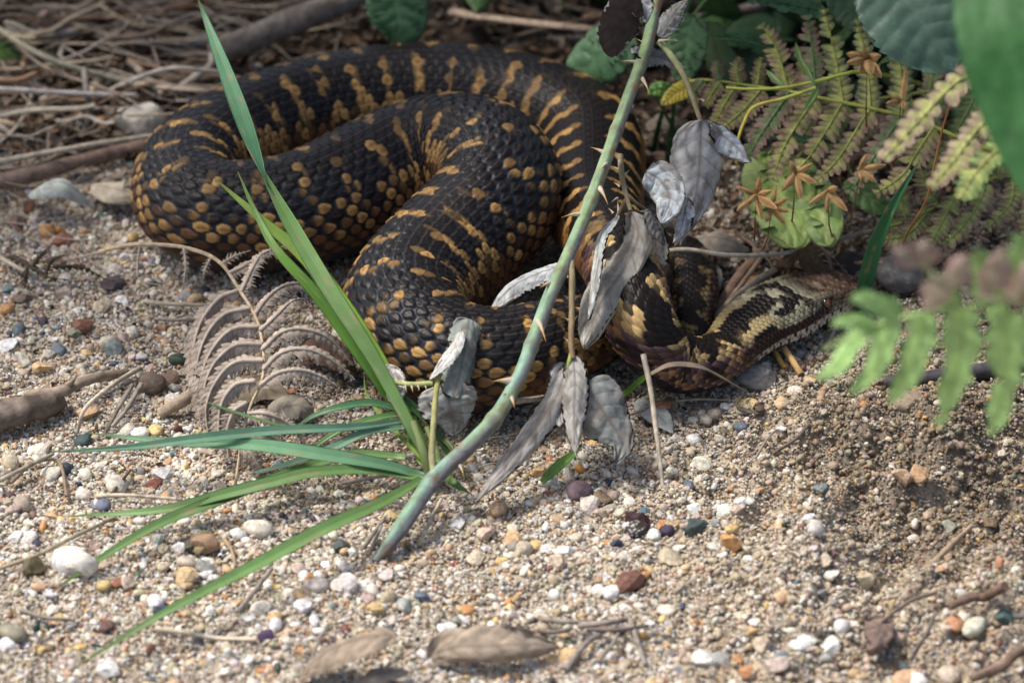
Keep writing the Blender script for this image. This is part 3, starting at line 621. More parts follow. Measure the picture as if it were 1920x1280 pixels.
cc3 = mixc(cc3, A(.24, .13, .06), (sstep(.80, .86, vnoise(t[:, None]*60, a_[None]*2.2, 8)))*.7)
mb = MB(); node = 1+.16*np.exp(-((t*9.3+.3) % 1-.5)**2/.004); cc3 = mixc(cc3, A(.16, .12, .08), (.5*np.exp(-((t*9.3+.3) % 1-.5)**2/.002))[:, None]*np.ones(nsd))
tube(mb, P, cr[:, None]*five[None]*node[:, None]*(1+.10*(fbm(t[:, None]*40, a_[None]*1.6, 77)-.5)), cc3, nsd, 0)
mb.build('stem', M_STEM, bram)
for (p, q, r) in [((1222,92),(1190,72),5),((1196,118),(1160,116),6),((1204,148),(1218,178),6),((1142,292),(1106,276),9),((1140,305),(1124,322),6),((1123,352),(1140,384),8),((1094,402),(1052,408),8),((1035,530),(1012,540),8),
                  ((1008,600),(1024,642),9),((965,716),(922,715),13),((958,735),(940,742),5),((958,742),(965,765),8),((862,872),(870,893),5),((800,903),(812,912),5),((757,972),(736,968),8),((752,985),(764,973),6),((1236,78),(1262,76),5)]:
    zi = float(np.interp(-p[1], [-c[1] for c in CANE], [c[2] for c in CANE]))
    thorn(bram, p, q, zi, zi+.12, r)
GR = (.30, .27, .16); GR2 = (.17, .20, .08)
# stalk at the right edge of the cane carrying the leaf in front of the neck
stalk(bram, [(1236,78,7.5),(1262,110,7.2),(1285,150,6.8),(1312,222,6.0),(1320,262,5.4)], 7, 4, (.30, .33, .16), col2=(.22, .14, .09), m=M_STEM)
stalk(bram, [(1163,292,5.6),(1166,330,5.4),(1176,372,5.0),(1182,395,4.8)], 6, 4, (.25, .20, .12))
stalk(bram, [(1176,372,5.0),(1160,400,4.6),(1148,432,4.2)], 4.5, 3, (.26, .18, .10))
stalk(bram, [(1176,370,5.0),(1204,388,4.5),(1222,402,4.2)], 3.5, 2.5, (.26, .20, .12))
stalk(bram, [(1070,470,4.7),(1072,520,4.3),(1072,580,3.7),(1071,640,3.1),(1074,672,2.8)], 6.5, 5, (.30, .25, .13), col2=(.24, .16, .09))
stalk(bram, [(1072,660,2.9),(1062,700,2.5),(1052,742,2.0)], 4.5, 3, (.30, .33, .10))
stalk(bram, [(814,895,1.1),(810,850,1.5),(814,780,2.0),(820,715,2.5),(826,700,2.6)], 6.5, 5, (.28, .25, .14), col2=(.30, .30, .10))
stalk(bram, [(812,718,2.5),(775,720,2.4),(730,716,2.2)], 5, 4, (.32, .36, .14))
stalk(bram, [(965,752,2.4),(1000,748,1.9),(1018,745,1.6)], 6, 5, (.30, .26, .20))
for (p, q, z) in [((1160,318),(1146,312),5.2),((1170,330),(1182,318),5.2),((1162,350),(1150,342),5),((1168,360),(1178,348),5),((1158,372),(1146,380),4.8),((1150,400),(1140,390),4.4),((1160,398),(1158,378),4.4),
                  ((1066,520),(1058,510),4),((1066,560),(1054,552),3.8),((1077,560),(1090,552),3.8),((1066,600),(1054,594),3.4),((1076,600),(1084,590),3.4),((1066,640),(1056,632),3),((760,724),(762,736),2.4),((772,724),(774,736),2.4),((784,723),(786,733),2.4),
                  ((797,722),(800,732),2.4),((812,780),(802,776),2),((812,760),(804,752),2.1),((1320,190),(1308,184),6.2),((1285,150),(1275,158),6.6)]:
    thorn(bram, p, q, z, z+.05, 3, name='prickle', ctp=(.45, .33, .12))
PALE = (.36, .34, .295); PALE2 = (.30, .285, .245); VE = (.15, .11, .09); DK = (.020, .016, .014)
lf = dict(vcol=VE, serr=.11, wob=.20, spot=(.20, .175, .15), nv=33, n=76)
# leaf pair hanging over the neck
leaf(bram, [(1184,396,4.8),(1196,440,4.3),(1172,500,3.8),(1128,565,3.4),(1095,650,3.0)], 118, face(-.25, .1), roll=(2.3, .9), col=PALE, back=DK, seed=3, nteeth=16, **lf)
leaf(bram, [(1196,402,4.5),(1222,430,4.0),(1230,470,3.5),(1225,520,3.1)], 74, face(.5, .1), roll=(.6, 1.6), col=PALE2, back=DK, seed=4, **lf)
leaf(bram, [(1160,404,4.9),(1128,440,4.7),(1118,490,4.4),(1108,560,3.9),(1104,600,3.6)], 40, face(-.9, 0), roll=(1.7, 1.3), col=(0.422, 0.443, 0.422), back=DK, seed=5, **lf)
# pale leaf half hidden inside the coil
leaf(bram, [(1052,500,3.2),(1010,512,2.9),(965,535,2.5),(935,565,2.2),(921,590,2.0)], 62, face(0, .6), roll=(.5, 1.8), col=(0.486, 0.518, 0.518), back=DK, seed=6, **lf)
# cluster under the cane
leaf(bram, [(1075,668,2.8),(1078,720,2.4),(1076,790,1.8),(1080,855,1.3)], 70, face(.1, 0), roll=(.9, 1.4), col=(0.370, 0.359, 0.327), back=DK, seed=7, tipp=.9, **lf)
leaf(bram, [(1062,690,2.6),(1040,750,2.1),(975,840,1.4),(893,940,.55)], 78, face(-.3, .2), roll=(1.9, 1.2), col=(0.380, 0.359, 0.327), back=DK, seed=8, tipp=1.1, **lf)
leaf(bram, [(1058,680,2.5),(1048,700,2.3),(1050,760,1.9),(1050,800,1.6)], 56, face(.0, 0), roll=(.8, .8), col=(0.443, 0.433, 0.402), back=DK, seed=17, **lf)
leaf(bram, [(1094,720,2.3),(1130,770,1.7),(1165,830,1.0),(1150,880,.5)], 138, face(.15, .35), roll=(.5, .7), col=(0.248, 0.264, 0.248), back=DK, seed=9, basep=.35, tipp=.8, **lf)
# leaf folded over the foot of the front coil
leaf(bram, [(880,598,3.3),(872,650,3.0),(862,700,2.5),(848,745,2.1)], 84, face(.2, 0), roll=(1.5, 1.1), col=(0.248, 0.274, 0.248), back=DK, seed=10, tipp=3.5, basep=.25, **lf)
leaf(bram, [(866,622,3.3),(850,655,3.1),(825,690,2.8),(806,712,2.6)], 36, face(-.6, .1), roll=(.4, .6), col=(0.528, 0.528, 0.496), back=(.3, .3, .28), seed=11, **lf)
leaf(bram, [(838,722,2.2),(842,755,1.9),(850,790,1.4),(850,815,1.0)], 132, face(.05, .3), roll=(.6, .5), col=(0.359, 0.364, 0.338), back=DK, seed=12, basep=.3, tipp=1.6, **lf)
leaf(bram, [(722,688,2.2),(735,700,2.2),(742,725,2.1),(738,755,1.8)], 46, face(-.2, 0), roll=(.5, .5), col=(0.576, 0.560, 0.528), back=(.3, .28, .25), seed=13, tipp=2.5, **lf)
# withered leaves up by the ferns
leaf(bram, [(1314,225,6.0),(1312,290,5.2),(1305,360,4.3),(1275,462,3.1)], 140, face(.25, .1), roll=(.9, 1.3), col=(0.422, 0.428, 0.422), back=DK, seed=14, tipp=.75, **lf)
leaf(bram, [(1330,250,5.8),(1350,252,5.6),(1380,275,5.3),(1403,305,5.0)], 70, face(.6, .3), roll=(.9, 1.3), col=(0.380, 0.412, 0.443), back=DK, seed=15, **lf)
leaf(bram, [(1212,322,5.4),(1240,340,5.2),(1255,375,4.9),(1240,418,4.5)], 82, face(-.1, 0), roll=(.5, .8), col=(0.465, 0.507, 0.528), back=DK, seed=16, basep=.3, tipp=1.5, **lf)
leaf(bram, [(1215,392,4.9),(1222,410,4.7),(1238,440,4.3),(1246,460,4.0)], 44, face(.9, 0), roll=(1.2, 1.5), col=(.12, .125, .125), back=DK, seed=18, **lf)
leaf(bram, [(1290,372,4.6),(1284,400,4.3),(1276,430,4.0),(1262,455,3.6)], 44, face(-.5, 0), roll=(.9, .9), col=(0.528, 0.560, 0.576), back=DK, seed=19, **lf)
leaf(bram, [(1203,5,8.4),(1175,20,8.1),(1155,60,7.6),(1150,108,7.1)], 98, face(-.2, 0), roll=(.3, .6), col=(.024, .020, .018), back=(.3, .3, .29), seed=20, serr=.12, vcol=(.03, .02, .018), basep=.3, tipp=1.8)
leaf(bram, [(1206,-30,8.6),(1202,0,8.3),(1205,22,8.1),(1210,42,7.9)], 60, face(.2, 0), roll=(.6, .6), col=(0.443, 0.443, 0.454), back=DK, seed=21, **lf)
leaf(bram, [(1190,100,7.6),(1215,104,7.3),(1250,112,7.0),(1285,130,6.8)], 58, face(.2, .5), roll=(.5, .5), col=(0.254, 0.254, 0.248), back=DK, seed=22, basep=.35, **lf)
leaf(bram, [(1236,70,7.6),(1252,45,7.8),(1270,20,8.0),(1290,0,8.2)], 46, face(.2, .5), roll=(.6, .6), col=(0.274, 0.285, 0.264), back=DK, seed=23, **lf)

# ------------------------------------------------------------------ grass tuft
tuft = thing('grass_tuft', 'fresh green grass tuft with long blades fanning out left of the bramble cane foot', 'grass', G(800, 890, 0))
G1 = (.19, .345, .115); G2 = (.27, .45, .07); G3 = (.18, .34, .11)
blade(tuft, [(815,885,.3),(770,800,1.4),(700,670,2.8),(610,530,4.2),(540,410,5.3),(490,316,6.15),(474,280,6.5)], 36, G1, twist=(20, 30, -10, -60), peak=.75, fold=.15)
blade(tuft, [(512,362,5.75),(492,322,6.15),(462,240,6.9),(425,140,7.8),(395,60,8.5),(370,-5,9.0)], 36, (.15, .36, .19), twist=(-80, -10, 0, 10), peak=.42, fold=.12, tip2=True)
blade(tuft, [(800,850,.5),(745,740,1.6),(660,600,2.9),(580,490,3.9),(500,420,4.5),(402,334,5.2)], 40, G2, twist=(10, 10, 0), peak=.4)
blade(tuft, [(775,815,.6),(700,700,2.0),(600,560,3.5),(520,470,4.4),(480,400,4.9),(446,322,5.5)], 28, (.14, .32, .05), twist=(-15, 0, 10), peak=.35)
blade(tuft, [(790,870,.4),(740,740,1.6),(690,640,2.6),(660,590,3.1)], 17, G2, peak=.3)
blade(tuft, [(850,868,.4),(810,800,1.2),(750,735,1.9),(690,655,2.7),(655,600,3.2)], 16, (.08, .22, .07), peak=.3)
blade(tuft, [(770,786,1.4),(660,800,1.6),(520,806,1.7),(380,820,1.7),(240,838,1.3),(92,847,.8)], 20, (.20, .40, .26), ref=face(0, .3), peak=.5, twist=(0, 20))
blade(tuft, [(795,892,.7),(720,870,1.1),(600,850,1.4),(470,832,1.5),(330,828,1.4),(168,812,1.3)], 32, (.18, .39, .21), ref=face(0, .5), peak=.35)
blade(tuft, [(795,898,.7),(700,880,1.0),(590,884,1.2),(500,905,1.1),(420,925,.9),(300,955,.7),(120,968,.3)], 27, G3, ref=face(0, .5), peak=.45)
blade(tuft, [(760,856,.8),(660,850,1.0),(560,880,.9),(440,925,.8),(310,975,.7),(210,1032,.5),(92,1112,.15)], 26, G1, ref=face(0, .5), peak=.5)
blade(tuft, [(798,893,.7),(720,938,1.1),(610,988,1.3),(470,1062,1.2),(330,1135,.9),(230,1195,.5),(132,1256,.15)], 32, G1, ref=face(0, .6), peak=.35)
blade(tuft, [(780,775,1.2),(700,755,1.6),(640,762,1.7),(590,778,1.5),(545,808,1.1)], 18, (.10, .26, .12), ref=face(0, .5), peak=.4)
blade(tuft, [(782,775,1.3),(720,780,1.5),(650,800,1.4),(600,830,1.1),(555,872,.6)], 15, (.15, .32, .10), ref=face(0, .5), peak=.4)
blade(tuft, [(760,800,1.2),(690,808,1.2),(620,840,1.0),(530,872,.7),(460,890,.4)], 20, (.21, .41, .27), ref=face(0, .5), peak=.4)
blade(tuft, [(800,870,.5),(735,800,1.0),(690,745,1.3),(682,700,1.7)], 9, G2, peak=.3)
blade(tuft, [(825,880,.6),(850,905,.7),(872,918,.5),(884,926,.2)], 20, G3, ref=face(0, .6), peak=.3)
blade(tuft, [(790,800,1.0),(840,830,.9),(858,868,.6),(880,905,.2)], 12, (.12, .2, .05), ref=face(0, .6), peak=.3)
blade(tuft, [(390,755,1.5),(450,775,1.6),(520,795,1.6),(600,808,1.6)], 5, (.10, .26, .08), ref=face(0, .6), peak=.5, tip2=True)
sh = MB()
for (pts, r) in [([(812,905,.1),(795,850,.9),(775,790,1.5)], 11), ([(818,905,.1),(822,860,.8),(800,800,1.4)], 8)]:
    tube(sh, px(pts, 14), np.linspace(r, r*.6, 14)/66.2, A(.24, .30, .12), 8, .1)
sh.build('sheath', M_BLADE, tuft)
bl2 = thing('grass_sprout', 'short green grass blade poking up between the grey leaf cluster and the sand', 'grass', G(1015, 902, 0))
blade(bl2, [(1015,904,.1),(1045,875,.5),(1075,850,.9),(1092,830,1.1)], 22, (.17, .36, .07), peak=.4)
bl3 = thing('bent_grass', 'bent grass blade, green below and withered brown above, lying against the snake neck', 'grass', G(1160, 748, 0))
blade(bl3, [(1158,750,.5),(1190,722,1.2),(1222,697,1.9)], 15, (.13, .30, .05), peak=.6)
blade(bl3, [(1220,700,1.9),(1258,683,2.2),(1310,686,2.0),(1350,705,1.3),(1402,736,.3)], 19, (.26, .20, .16), name='dry_tip', m=M_DRY, peak=.5, ref=face(0, .8))
blade(bl3, [(1400,734,.35),(1380,758,.3),(1430,772,.3),(1495,735,.3)], 9, (.13, .12, .10), name='dry_tip', m=M_DRY, peak=.5, ref=face(0, .8))

# ------------------------------------------------------------------ ferns
def pinna(parent, pts, plen, ref, mid, edge, n=22, curl=.5, name='pinna', teeth=False, wide=1.0, m=None, profile=None, rr=.035, hang=None, asym=1.0, seedx=0, droop=0., cupw=.12):
    """one side-branch of a fern frond: a thin midrib with a row of pinnules down each side"""
    P = px(pts, n*2+1); T, S, N = frames(P, ref); L = np.linalg.norm(np.diff(P, axis=0), axis=1).sum()
    sp_ = L/n; t = np.linspace(0, 1, len(P)); mb = MB()
    tube(mb, P+N*.01, rr*(1-.75*t)+.004, mixc(mid, np.asarray(mid)*.8, t), 6)
    pl = plen/66.2; sd = int(abs(pts[0][0])+seedx) % 997
    rg = np.random.default_rng(sd)
    a = np.linspace(0, 1, 6); b = np.linspace(-1, 1, 5)
    for i in range(n):
        k = 2*i+1; f = (i+.5)/n
        pr = (1-f)**.55*min(1, .55+f*3) if profile is None else np.interp(f, *profile)
        for s_ in (1, -1):
            l = pl*pr*rg.uniform(.72, 1.18)*(rg.random() > .05)*(asym if s_ < 0 else 1)
            if l < .03: continue
            w = sp_*.52*wide*(min(1, pr*1.4))
            d = unit(S[k]*s_+T[k]*rg.uniform(.35, .55)); e = unit(T[k]-d*(T[k]@d))
            wp = (1-a**3)**.5*(1-.12*a) if not teeth else (1-a**1.25)*.98+.02
            wp = np.maximum(wp, .04); cu = curl*rg.uniform(.7, 1.3)
            ang = cu*a
            out = l*np.sin(ang)/max(cu, 1e-3); dn = -l*(1-np.cos(ang))/max(cu, 1e-3)
            Q = P[k]+d*out[:, None, None]+N[k]*(dn[:, None, None])+e*((w*wp)[:, None]*b)[..., None]
            Q = Q+N[k]*(-cupw*w*(b**2)[None]*wp[:, None]+.012*rg.normal(size=(6, 5)))[..., None]+A(0, 0, -1)*(droop*l*a**2)[:, None, None]
            q = mixc(mid, edge, np.clip(sstep(.15, .75, a[:, None]*.75+np.abs(b)[None]*.35+rg.normal(0, .12)), 0, 1))
            q = q*(.8+.4*rg.random())
            q = mixc(q, np.asarray(mid), (np.abs(b) < .1)[None]*(a[:, None] < .85)*.5)
            sheet(mb, Q, q, q*.85, .014)
    return mb.build(name, m or M_FERN, parent)
# the withered bracken lying against the left coil
DF = (.50, .42, .34); DE = (.40, .33, .27)
dead = thing('dead_fern', 'withered grey-brown fern frond with ribs curling like a cage beside the coils', 'fern', G(450, 880, 0))
def rach(parent, pts, r0, r1, col, name='rachis', n=60, m=None):
    P = px(pts, n); t = np.linspace(0, 1, n); mb = MB(); tube(mb, P, (r0+(r1-r0)*t)/66.2, np.asarray(col)*(.85+.3*vnoise(t*20, t*0, 3))[:, None], 8, .1); return mb.build(name, m or M_STRAW, parent)
rach(dead, [(175,475,.9),(225,462,1.5),(275,458,1.8),(350,465,2.1),(410,490,2.3),(450,545,2.3),(482,600,2.2),(494,660,2.0),(492,710,1.8),(470,760,1.4),(456,810,1.0),(448,860,.6),(440,918,.2)], 4.5, 2.5, (.42, .33, .22))
fdn = face(0, .55)
for i, p in enumerate([[(445,545,2.3),(410,560,2.2),(376,605,1.9),(362,660,1.5),(362,720,1.0),(371,772,.5)],
    [(468,578,2.25),(420,590,2.2),(385,632,1.9),(368,690,1.5),(369,745,1.0),(377,800,.5)],
    [(484,612,2.2),(434,618,2.2),(396,658,1.9),(376,712,1.4),(374,770,.9)],
    [(491,645,2.1),(440,648,2.1),(400,684,1.8),(382,735,1.3),(384,806,.6)],
    [(493,676,2.0),(440,680,2.0),(404,716,1.7),(386,765,1.2),(390,815,.6)],
    [(478,714,1.9),(440,722,1.8),(414,760,1.5),(410,815,.9),(420,858,.5)],
    [(462,755,1.6),(438,772,1.5),(425,812,1.0),(428,860,.5)]]):
    pinna(dead, p, 21, face(.35, .35), DF, DE, n=18, curl=.9, teeth=True, wide=1.55, cupw=.3, m=M_DRY, seedx=i, droop=.25, profile=([0, .1, .7, 1], [.7, 1, .9, .25]), rr=.065)
for i, p in enumerate([[(430,512,2.35),(470,492,2.6),(500,472,2.7),(535,462,2.6)], [(452,548,2.3),(470,510,2.6),(488,480,2.8),(508,468,2.9)], [(478,590,2.2),(500,560,2.5),(535,535,2.5),(580,532,2.3),(612,545,2.0)],
    [(488,620,2.2),(520,590,2.5),(548,565,2.5),(580,560,2.3)], [(492,655,2.1),(530,622,2.5),(575,618,2.5),(625,640,2.1),(662,685,1.5)],
    [(494,692,2.0),(530,660,2.4),(580,656,2.4),(630,680,2.0),(665,712,1.5)], [(488,722,1.9),(520,700,2.2),(560,694,2.2),(600,705,1.9),(630,722,1.6)],
    [(465,775,1.5),(495,775,1.6),(535,790,1.3),(570,818,.9)], [(455,815,1.1),(490,812,1.2),(520,825,.9),(548,850,.5)], [(452,835,.9),(470,850,.8),(490,880,.4)]]):
    pinna(dead, p, 21, face(-.2, .6), DF, DE, n=15, curl=.8, teeth=True, wide=1.55, cupw=.3, m=M_DRY, seedx=50+i, droop=.2, profile=([0, .1, .7, 1], [.7, 1, .9, .25]), rr=.06)
for i, p in enumerate([[(345,466,2.1),(348,500,1.8),(342,545,1.3)], [(262,462,1.7),(258,495,1.3),(262,525,1.0),(300,535,.9)], [(395,484,2.2),(385,505,2.0),(380,530,1.6)], [(415,495,2.3),(440,480,2.6),(470,470,2.6)], [(200,470,1.2),(150,482,.8),(100,490,.5)]]):
    pinna(dead, p, 15, face(0, .3), DF, (.20, .165, .125), n=7, curl=.6, teeth=True, wide=.9, m=M_DRY, seedx=90+i)
# shrivelled dark scrap of fern on the gravel left of it
scrap = thing('dead_fern', 'small shrivelled blackish scrap of fern on the gravel at far left', 'fern', G(90, 500, 0))
for i, p in enumerate([[(20,480,.3),(60,500,.5),(90,520,.5),(130,525,.4)], [(60,500,.5),(75,480,.8),(95,462,.9)], [(85,515,.5),(95,490,.7),(120,478,.7)], [(100,500,.3),(150,500,.4),(200,525,.2)], [(50,505,.4),(45,530,.3),(60,545,.2)]]):
    pinna(scrap, p, 14, face(0, .5), (.10, .08, .06), (.045, .045, .03), n=9, curl=1.0, teeth=True, m=M_DRY, seedx=i)

YG = (.36, .38, .11); MV = (.28, .17, .14); GRN = (.15, .23, .09)
fernA = thing('fern_frond', 'yellow-green fern frond turning mauve-brown, spreading over the ground above the snake head', 'fern', G(1900, 300, 0))
rach(fernA, [(1262,160,3.6),(1320,150,4.2),(1400,160,4.6),(1480,172,4.9),(1560,188,5.0),(1640,205,5.0),(1720,225,4.8),(1800,260,4.4),(1900,300,3.8),(2050,380,1.5),(2200,470,0)], 2.4, 5.5, (.30, .32, .07), m=M_STEM)
fu = face(0, .3)
upP = [[(1352,153,4.4),(1346,135,4.6),(1345,115,4.8)], [(1385,158,4.5),(1382,130,4.8),(1388,108,5.1)], [(1420,163,4.6),(1424,135,5.0),(1428,108,5.3)], [(1478,172,4.9),(1468,130,5.4),(1450,80,5.9),(1425,46,6.3)],
       [(1528,182,5.0),(1526,130,5.5),(1520,75,6.0),(1514,28,6.6)], [(1580,192,5.0),(1572,140,5.5),(1560,80,6.1),(1545,16,6.8)], [(1632,203,5.0),(1628,150,5.5),(1620,90,6.0),(1605,35,6.6)], [(1690,218,4.9),(1690,160,5.4),(1685,100,5.9),(1672,40,6.4)]]
dnP = [[(1318,151,4.2),(1305,168,4.1),(1296,184,4.0)], [(1350,154,4.4),(1335,176,4.2),(1322,200,4.1)], [(1382,158,4.5),(1362,190,4.2),(1345,220,4.0),(1328,234,3.8)], [(1430,164,4.7),(1400,200,4.4),(1370,228,4.1),(1345,250,3.9)],
       [(1480,173,4.9),(1455,210,4.5),(1425,255,4.1),(1400,300,3.7)], [(1530,183,5.0),(1500,225,4.5),(1468,280,4.0),(1448,338,3.5)], [(1580,192,5.0),(1555,235,4.5),(1520,290,4.0),(1485,330,3.6)], [(1632,203,5.0),(1605,245,4.5),(1570,300,4.0),(1530,340,3.6)],
       [(1690,218,4.9),(1660,262,4.4),(1625,315,3.9),(1590,365,3.5)], [(1750,238,4.7),(1720,285,4.2),(1690,330,3.8),(1640,365,3.4)], [(1810,265,4.4),(1780,310,4.0),(1745,355,3.6)]]
for i, p in enumerate(upP+dnP):
    sh_ = i < 3 or 8 <= i < 11
    pinna(fernA, p, 20+(0 if sh_ else 10), fu, YG if i % 4 else GRN, MV if (i not in (5, 6, 7)) else (.13, .14, .08), n=9 if sh_ else 13, curl=.2, wide=1.1, seedx=200+i, profile=([0, .25, .75, 1], [1, .95, .75, .35]))
fernB = thing('fern_frond', 'olive fern frond with brown scalloped edges at the right, low beside the green grass stalk', 'fern', G(1960, 420, 0))
rach(fernB, [(1640,440,1.5),(1700,415,1.9),(1760,385,2.3),(1820,350,2.6),(1900,330,2.4),(2050,360,1.2),(2200,420,0)], 2.0, 5, (.24, .26, .07), m=M_STEM)
for i, p in enumerate([[(1700,415,1.9),(1668,425,1.8),(1640,432,1.6)], [(1730,402,2.1),(1760,300,3.2),(1800,250,3.6)], [(1760,385,2.3),(1735,345,2.8),(1725,300,3.2)], [(1700,415,1.9),(1690,370,2.5),(1700,330,2.9)],
     [(1790,368,2.5),(1770,410,2.2),(1742,462,1.8)], [(1850,342,2.6),(1830,390,2.3),(1790,440,1.9),(1750,470,1.6)], [(1900,330,2.4),(1895,380,2.2),(1850,430,1.9)], [(1820,350,2.6),(1835,300,3.1),(1860,260,3.5)], [(1900,330,2.4),(1930,380,2.2),(1920,440,1.8)],
     [(1740,398,2.1),(1700,440,1.9),(1650,450,1.5)], [(1870,336,2.5),(1880,290,3.0),(1900,250,3.4)]]):
    pinna(fernB, p, 28, fu, (.27, .32, .10), (.20, .13, .10), n=12, curl=.3, wide=1.15, seedx=300+i, profile=([0, .25, .75, 1], [1, .95, .75, .35]))
fernH = thing('fern_frond', 'olive green fern frond showing through beneath the mauve one, under the dark crinkled leaf', 'fern', G(2050, 250, 0))
rach(fernH, [(1450,215,2.2),(1530,205,2.8),(1620,190,3.4),(1720,175,3.8),(1830,165,3.8),(1950,180,3.0),(2060,230,.5),(2090,250,0)], 2.2, 5, (.22, .25, .07), m=M_STEM)
for i, (x_, d_) in enumerate([(1500,-1),(1560,-1),(1620,-1),(1680,-1),(1740,-1),(1800,-1),(1530,1),(1590,1),(1650,1),(1710,1),(1770,1),(1830,1),(1880,1)]):
    f_ = (x_-1450)/400.; y_ = 212-38*f_; z_ = 2.3+1.5*min(f_, 1)
    if d_ < 0: q_ = [(x_, y_, z_), (x_+8, y_-42, z_+.4), (x_+4, y_-88, z_+.7), (x_-12, y_-118, z_+.9)]
    else: q_ = [(x_, y_, z_), (x_-22, y_+45, z_-.4), (x_-52, y_+92, z_-.8), (x_-90, y_+128, z_-1.2)]
    pinna(fernH, q_, 24, fu, (.20, .27, .08) if i % 3 else (.30, .33, .10), (.13, .17, .07) if i % 2 else (.22, .14, .11), n=12, curl=.25, wide=1.15, seedx=800+i, profile=([0, .25, .75, 1], [1, .95, .75, .35]))
fernG = thing('fern_frond', 'dark green fern tip with rounded lobes against the dark hollow at the top', 'fern', G(1560, 60, 0))
rach(fernG, [(1330,72,5.5),(1400,78,5.4),(1460,100,4.8),(1540,130,3.5)], 1.8, 3.5, (.07, .14, .05), m=M_STEM)
pinna(fernG, [(1450,95,4.9),(1410,78,5.2),(1370,70,5.4),(1332,70,5.5)], 22, fu, (.07, .17, .07), (.06, .15, .065), n=7, curl=.3, wide=1.6, seedx=400)
pinna(fernG, [(1470,110,4.7),(1440,118,4.8),(1412,112,4.9)], 18, fu, (.07, .17, .07), (.06, .15, .065), n=6, curl=.3, wide=1.6, seedx=401)
pinna(fernG, [(1540,20,6.5),(1480,8,6.7),(1420,2,6.9),(1380,-8,7)], 22, fu, (.05, .12, .06), (.045, .11, .055), n=8, curl=.3, wide=1.6, seedx=402)
# nearer fronds, out of focus
fernC = thing('fern_frond', 'blurred yellow and mauve fern frond close to the viewer at the right edge', 'fern', G(2050, 420, 0))
rach(fernC, [(1860,110,12.5),(1880,180,12.6),(1905,280,12.3),(1960,400,10.5),(2060,560,5),(2110,640,0)], 2.2, 6, (.32, .34, .10), m=M_STEM)
for i, p in enumerate([[(1872,140,12.6),(1800,150,12.8),(1720,230,12.3),(1655,300,11.8)], [(1885,200,12.6),(1835,240,12.4),(1790,300,12.0),(1745,350,11.6)], [(1900,260,12.4),(1860,290,12.2),(1825,330,11.9),(1800,372,11.6)], [(1862,120,12.6),(1855,90,12.9),(1840,70,13.1)]]):
    pinna(fernC, p, 32, fu, (.40, .42, .14), (.36, .26, .20) if i != 2 else (.20, .30, .10), n=12, curl=.3, wide=1.2, seedx=500+i, profile=([0, .25, .75, 1], [1, .95, .8, .5]))
fernD = thing('fern_frond', 'fresh light green fern frond hanging out of focus in front of the sand bank', 'fern', G(2150, 1000, 0))
rach(fernD, [(1545,655,13.5),(1600,625,14.2),(1680,598,14.8),(1760,582,15.2),(1850,572,15.4),(1930,568,15.2),(2050,600,13),(2150,760,6),(2190,900,0)], 2.4, 8, (.26, .38, .14), m=M_STEM)
FG = (.46, .70, .24); FG2 = (.40, .64, .24)
for i, (p, ln) in enumerate([([(1885,570,15.4),(1888,640,14.5),(1880,730,13.2),(1858,818,12.0)], 36), ([(1800,578,15.3),(1800,650,14.3),(1785,725,13.2),(1755,798,12.1)], 34), ([(1730,588,15.0),(1720,650,14.2),(1700,705,13.4),(1665,755,12.6)], 30),
      ([(1670,600,14.7),(1655,650,14.1),(1630,700,13.4),(1592,738,12.8)], 26), ([(1615,622,14.3),(1590,655,13.9),(1565,690,13.5),(1530,708,13.2)], 22), ([(1690,596,14.8),(1660,575,15.2),(1625,562,15.5),(1596,562,15.7)], 24),
      ([(1640,610,14.5),(1610,603,14.8),(1580,600,14.9),(1562,612,14.8)], 18), ([(1780,580,15.2),(1770,545,15.8),(1745,515,16.3)], 26), ([(1950,570,15.1),(1955,650,14),(1950,740,12.8)], 36), ([(1860,571,15.4),(1850,520,16.2),(1830,470,16.9)], 34), ([(1930,568,15.2),(1925,500,16.4),(1905,440,17.2)], 40)]):
    pinna(fernD, p, ln, face(-.25, .3), FG, FG2, n=13, curl=.2, wide=1.9, seedx=600+i, m=M_LEAF, profile=([0, .2, .7, 1], [.9, 1, .7, .2]))
fernE = thing('fern_frond', 'blurred fern tip with pinkish brown withered lobes above the light green frond', 'fern', G(2200, 900, 0))
rach(fernE, [(1690,470,17.5),(1760,520,17.2),(1840,560,16.4),(1930,570,15.9),(2060,640,12),(2200,840,0)], 2.4, 7, (.30, .30, .18), m=M_STEM)
for i, p in enumerate([[(1720,492,17.4),(1700,478,17.7),(1672,468,17.9)], [(1730,500,17.3),(1735,470,17.8),(1728,450,18.0)], [(1770,525,17.1),(1750,560,16.6),(1735,585,16.2)], [(1790,535,17.0),(1800,500,17.5),(1812,478,17.8)], [(1860,560,16.3),(1870,500,17.2),(1890,455,17.8)], [(1900,568,16.0),(1925,520,16.9),(1935,470,17.5)]]):
    pinna(fernE, p, 34, fu, (.46, .40, .28), (.46, .30, .27), n=6, curl=.5, wide=1.6, seedx=700+i)

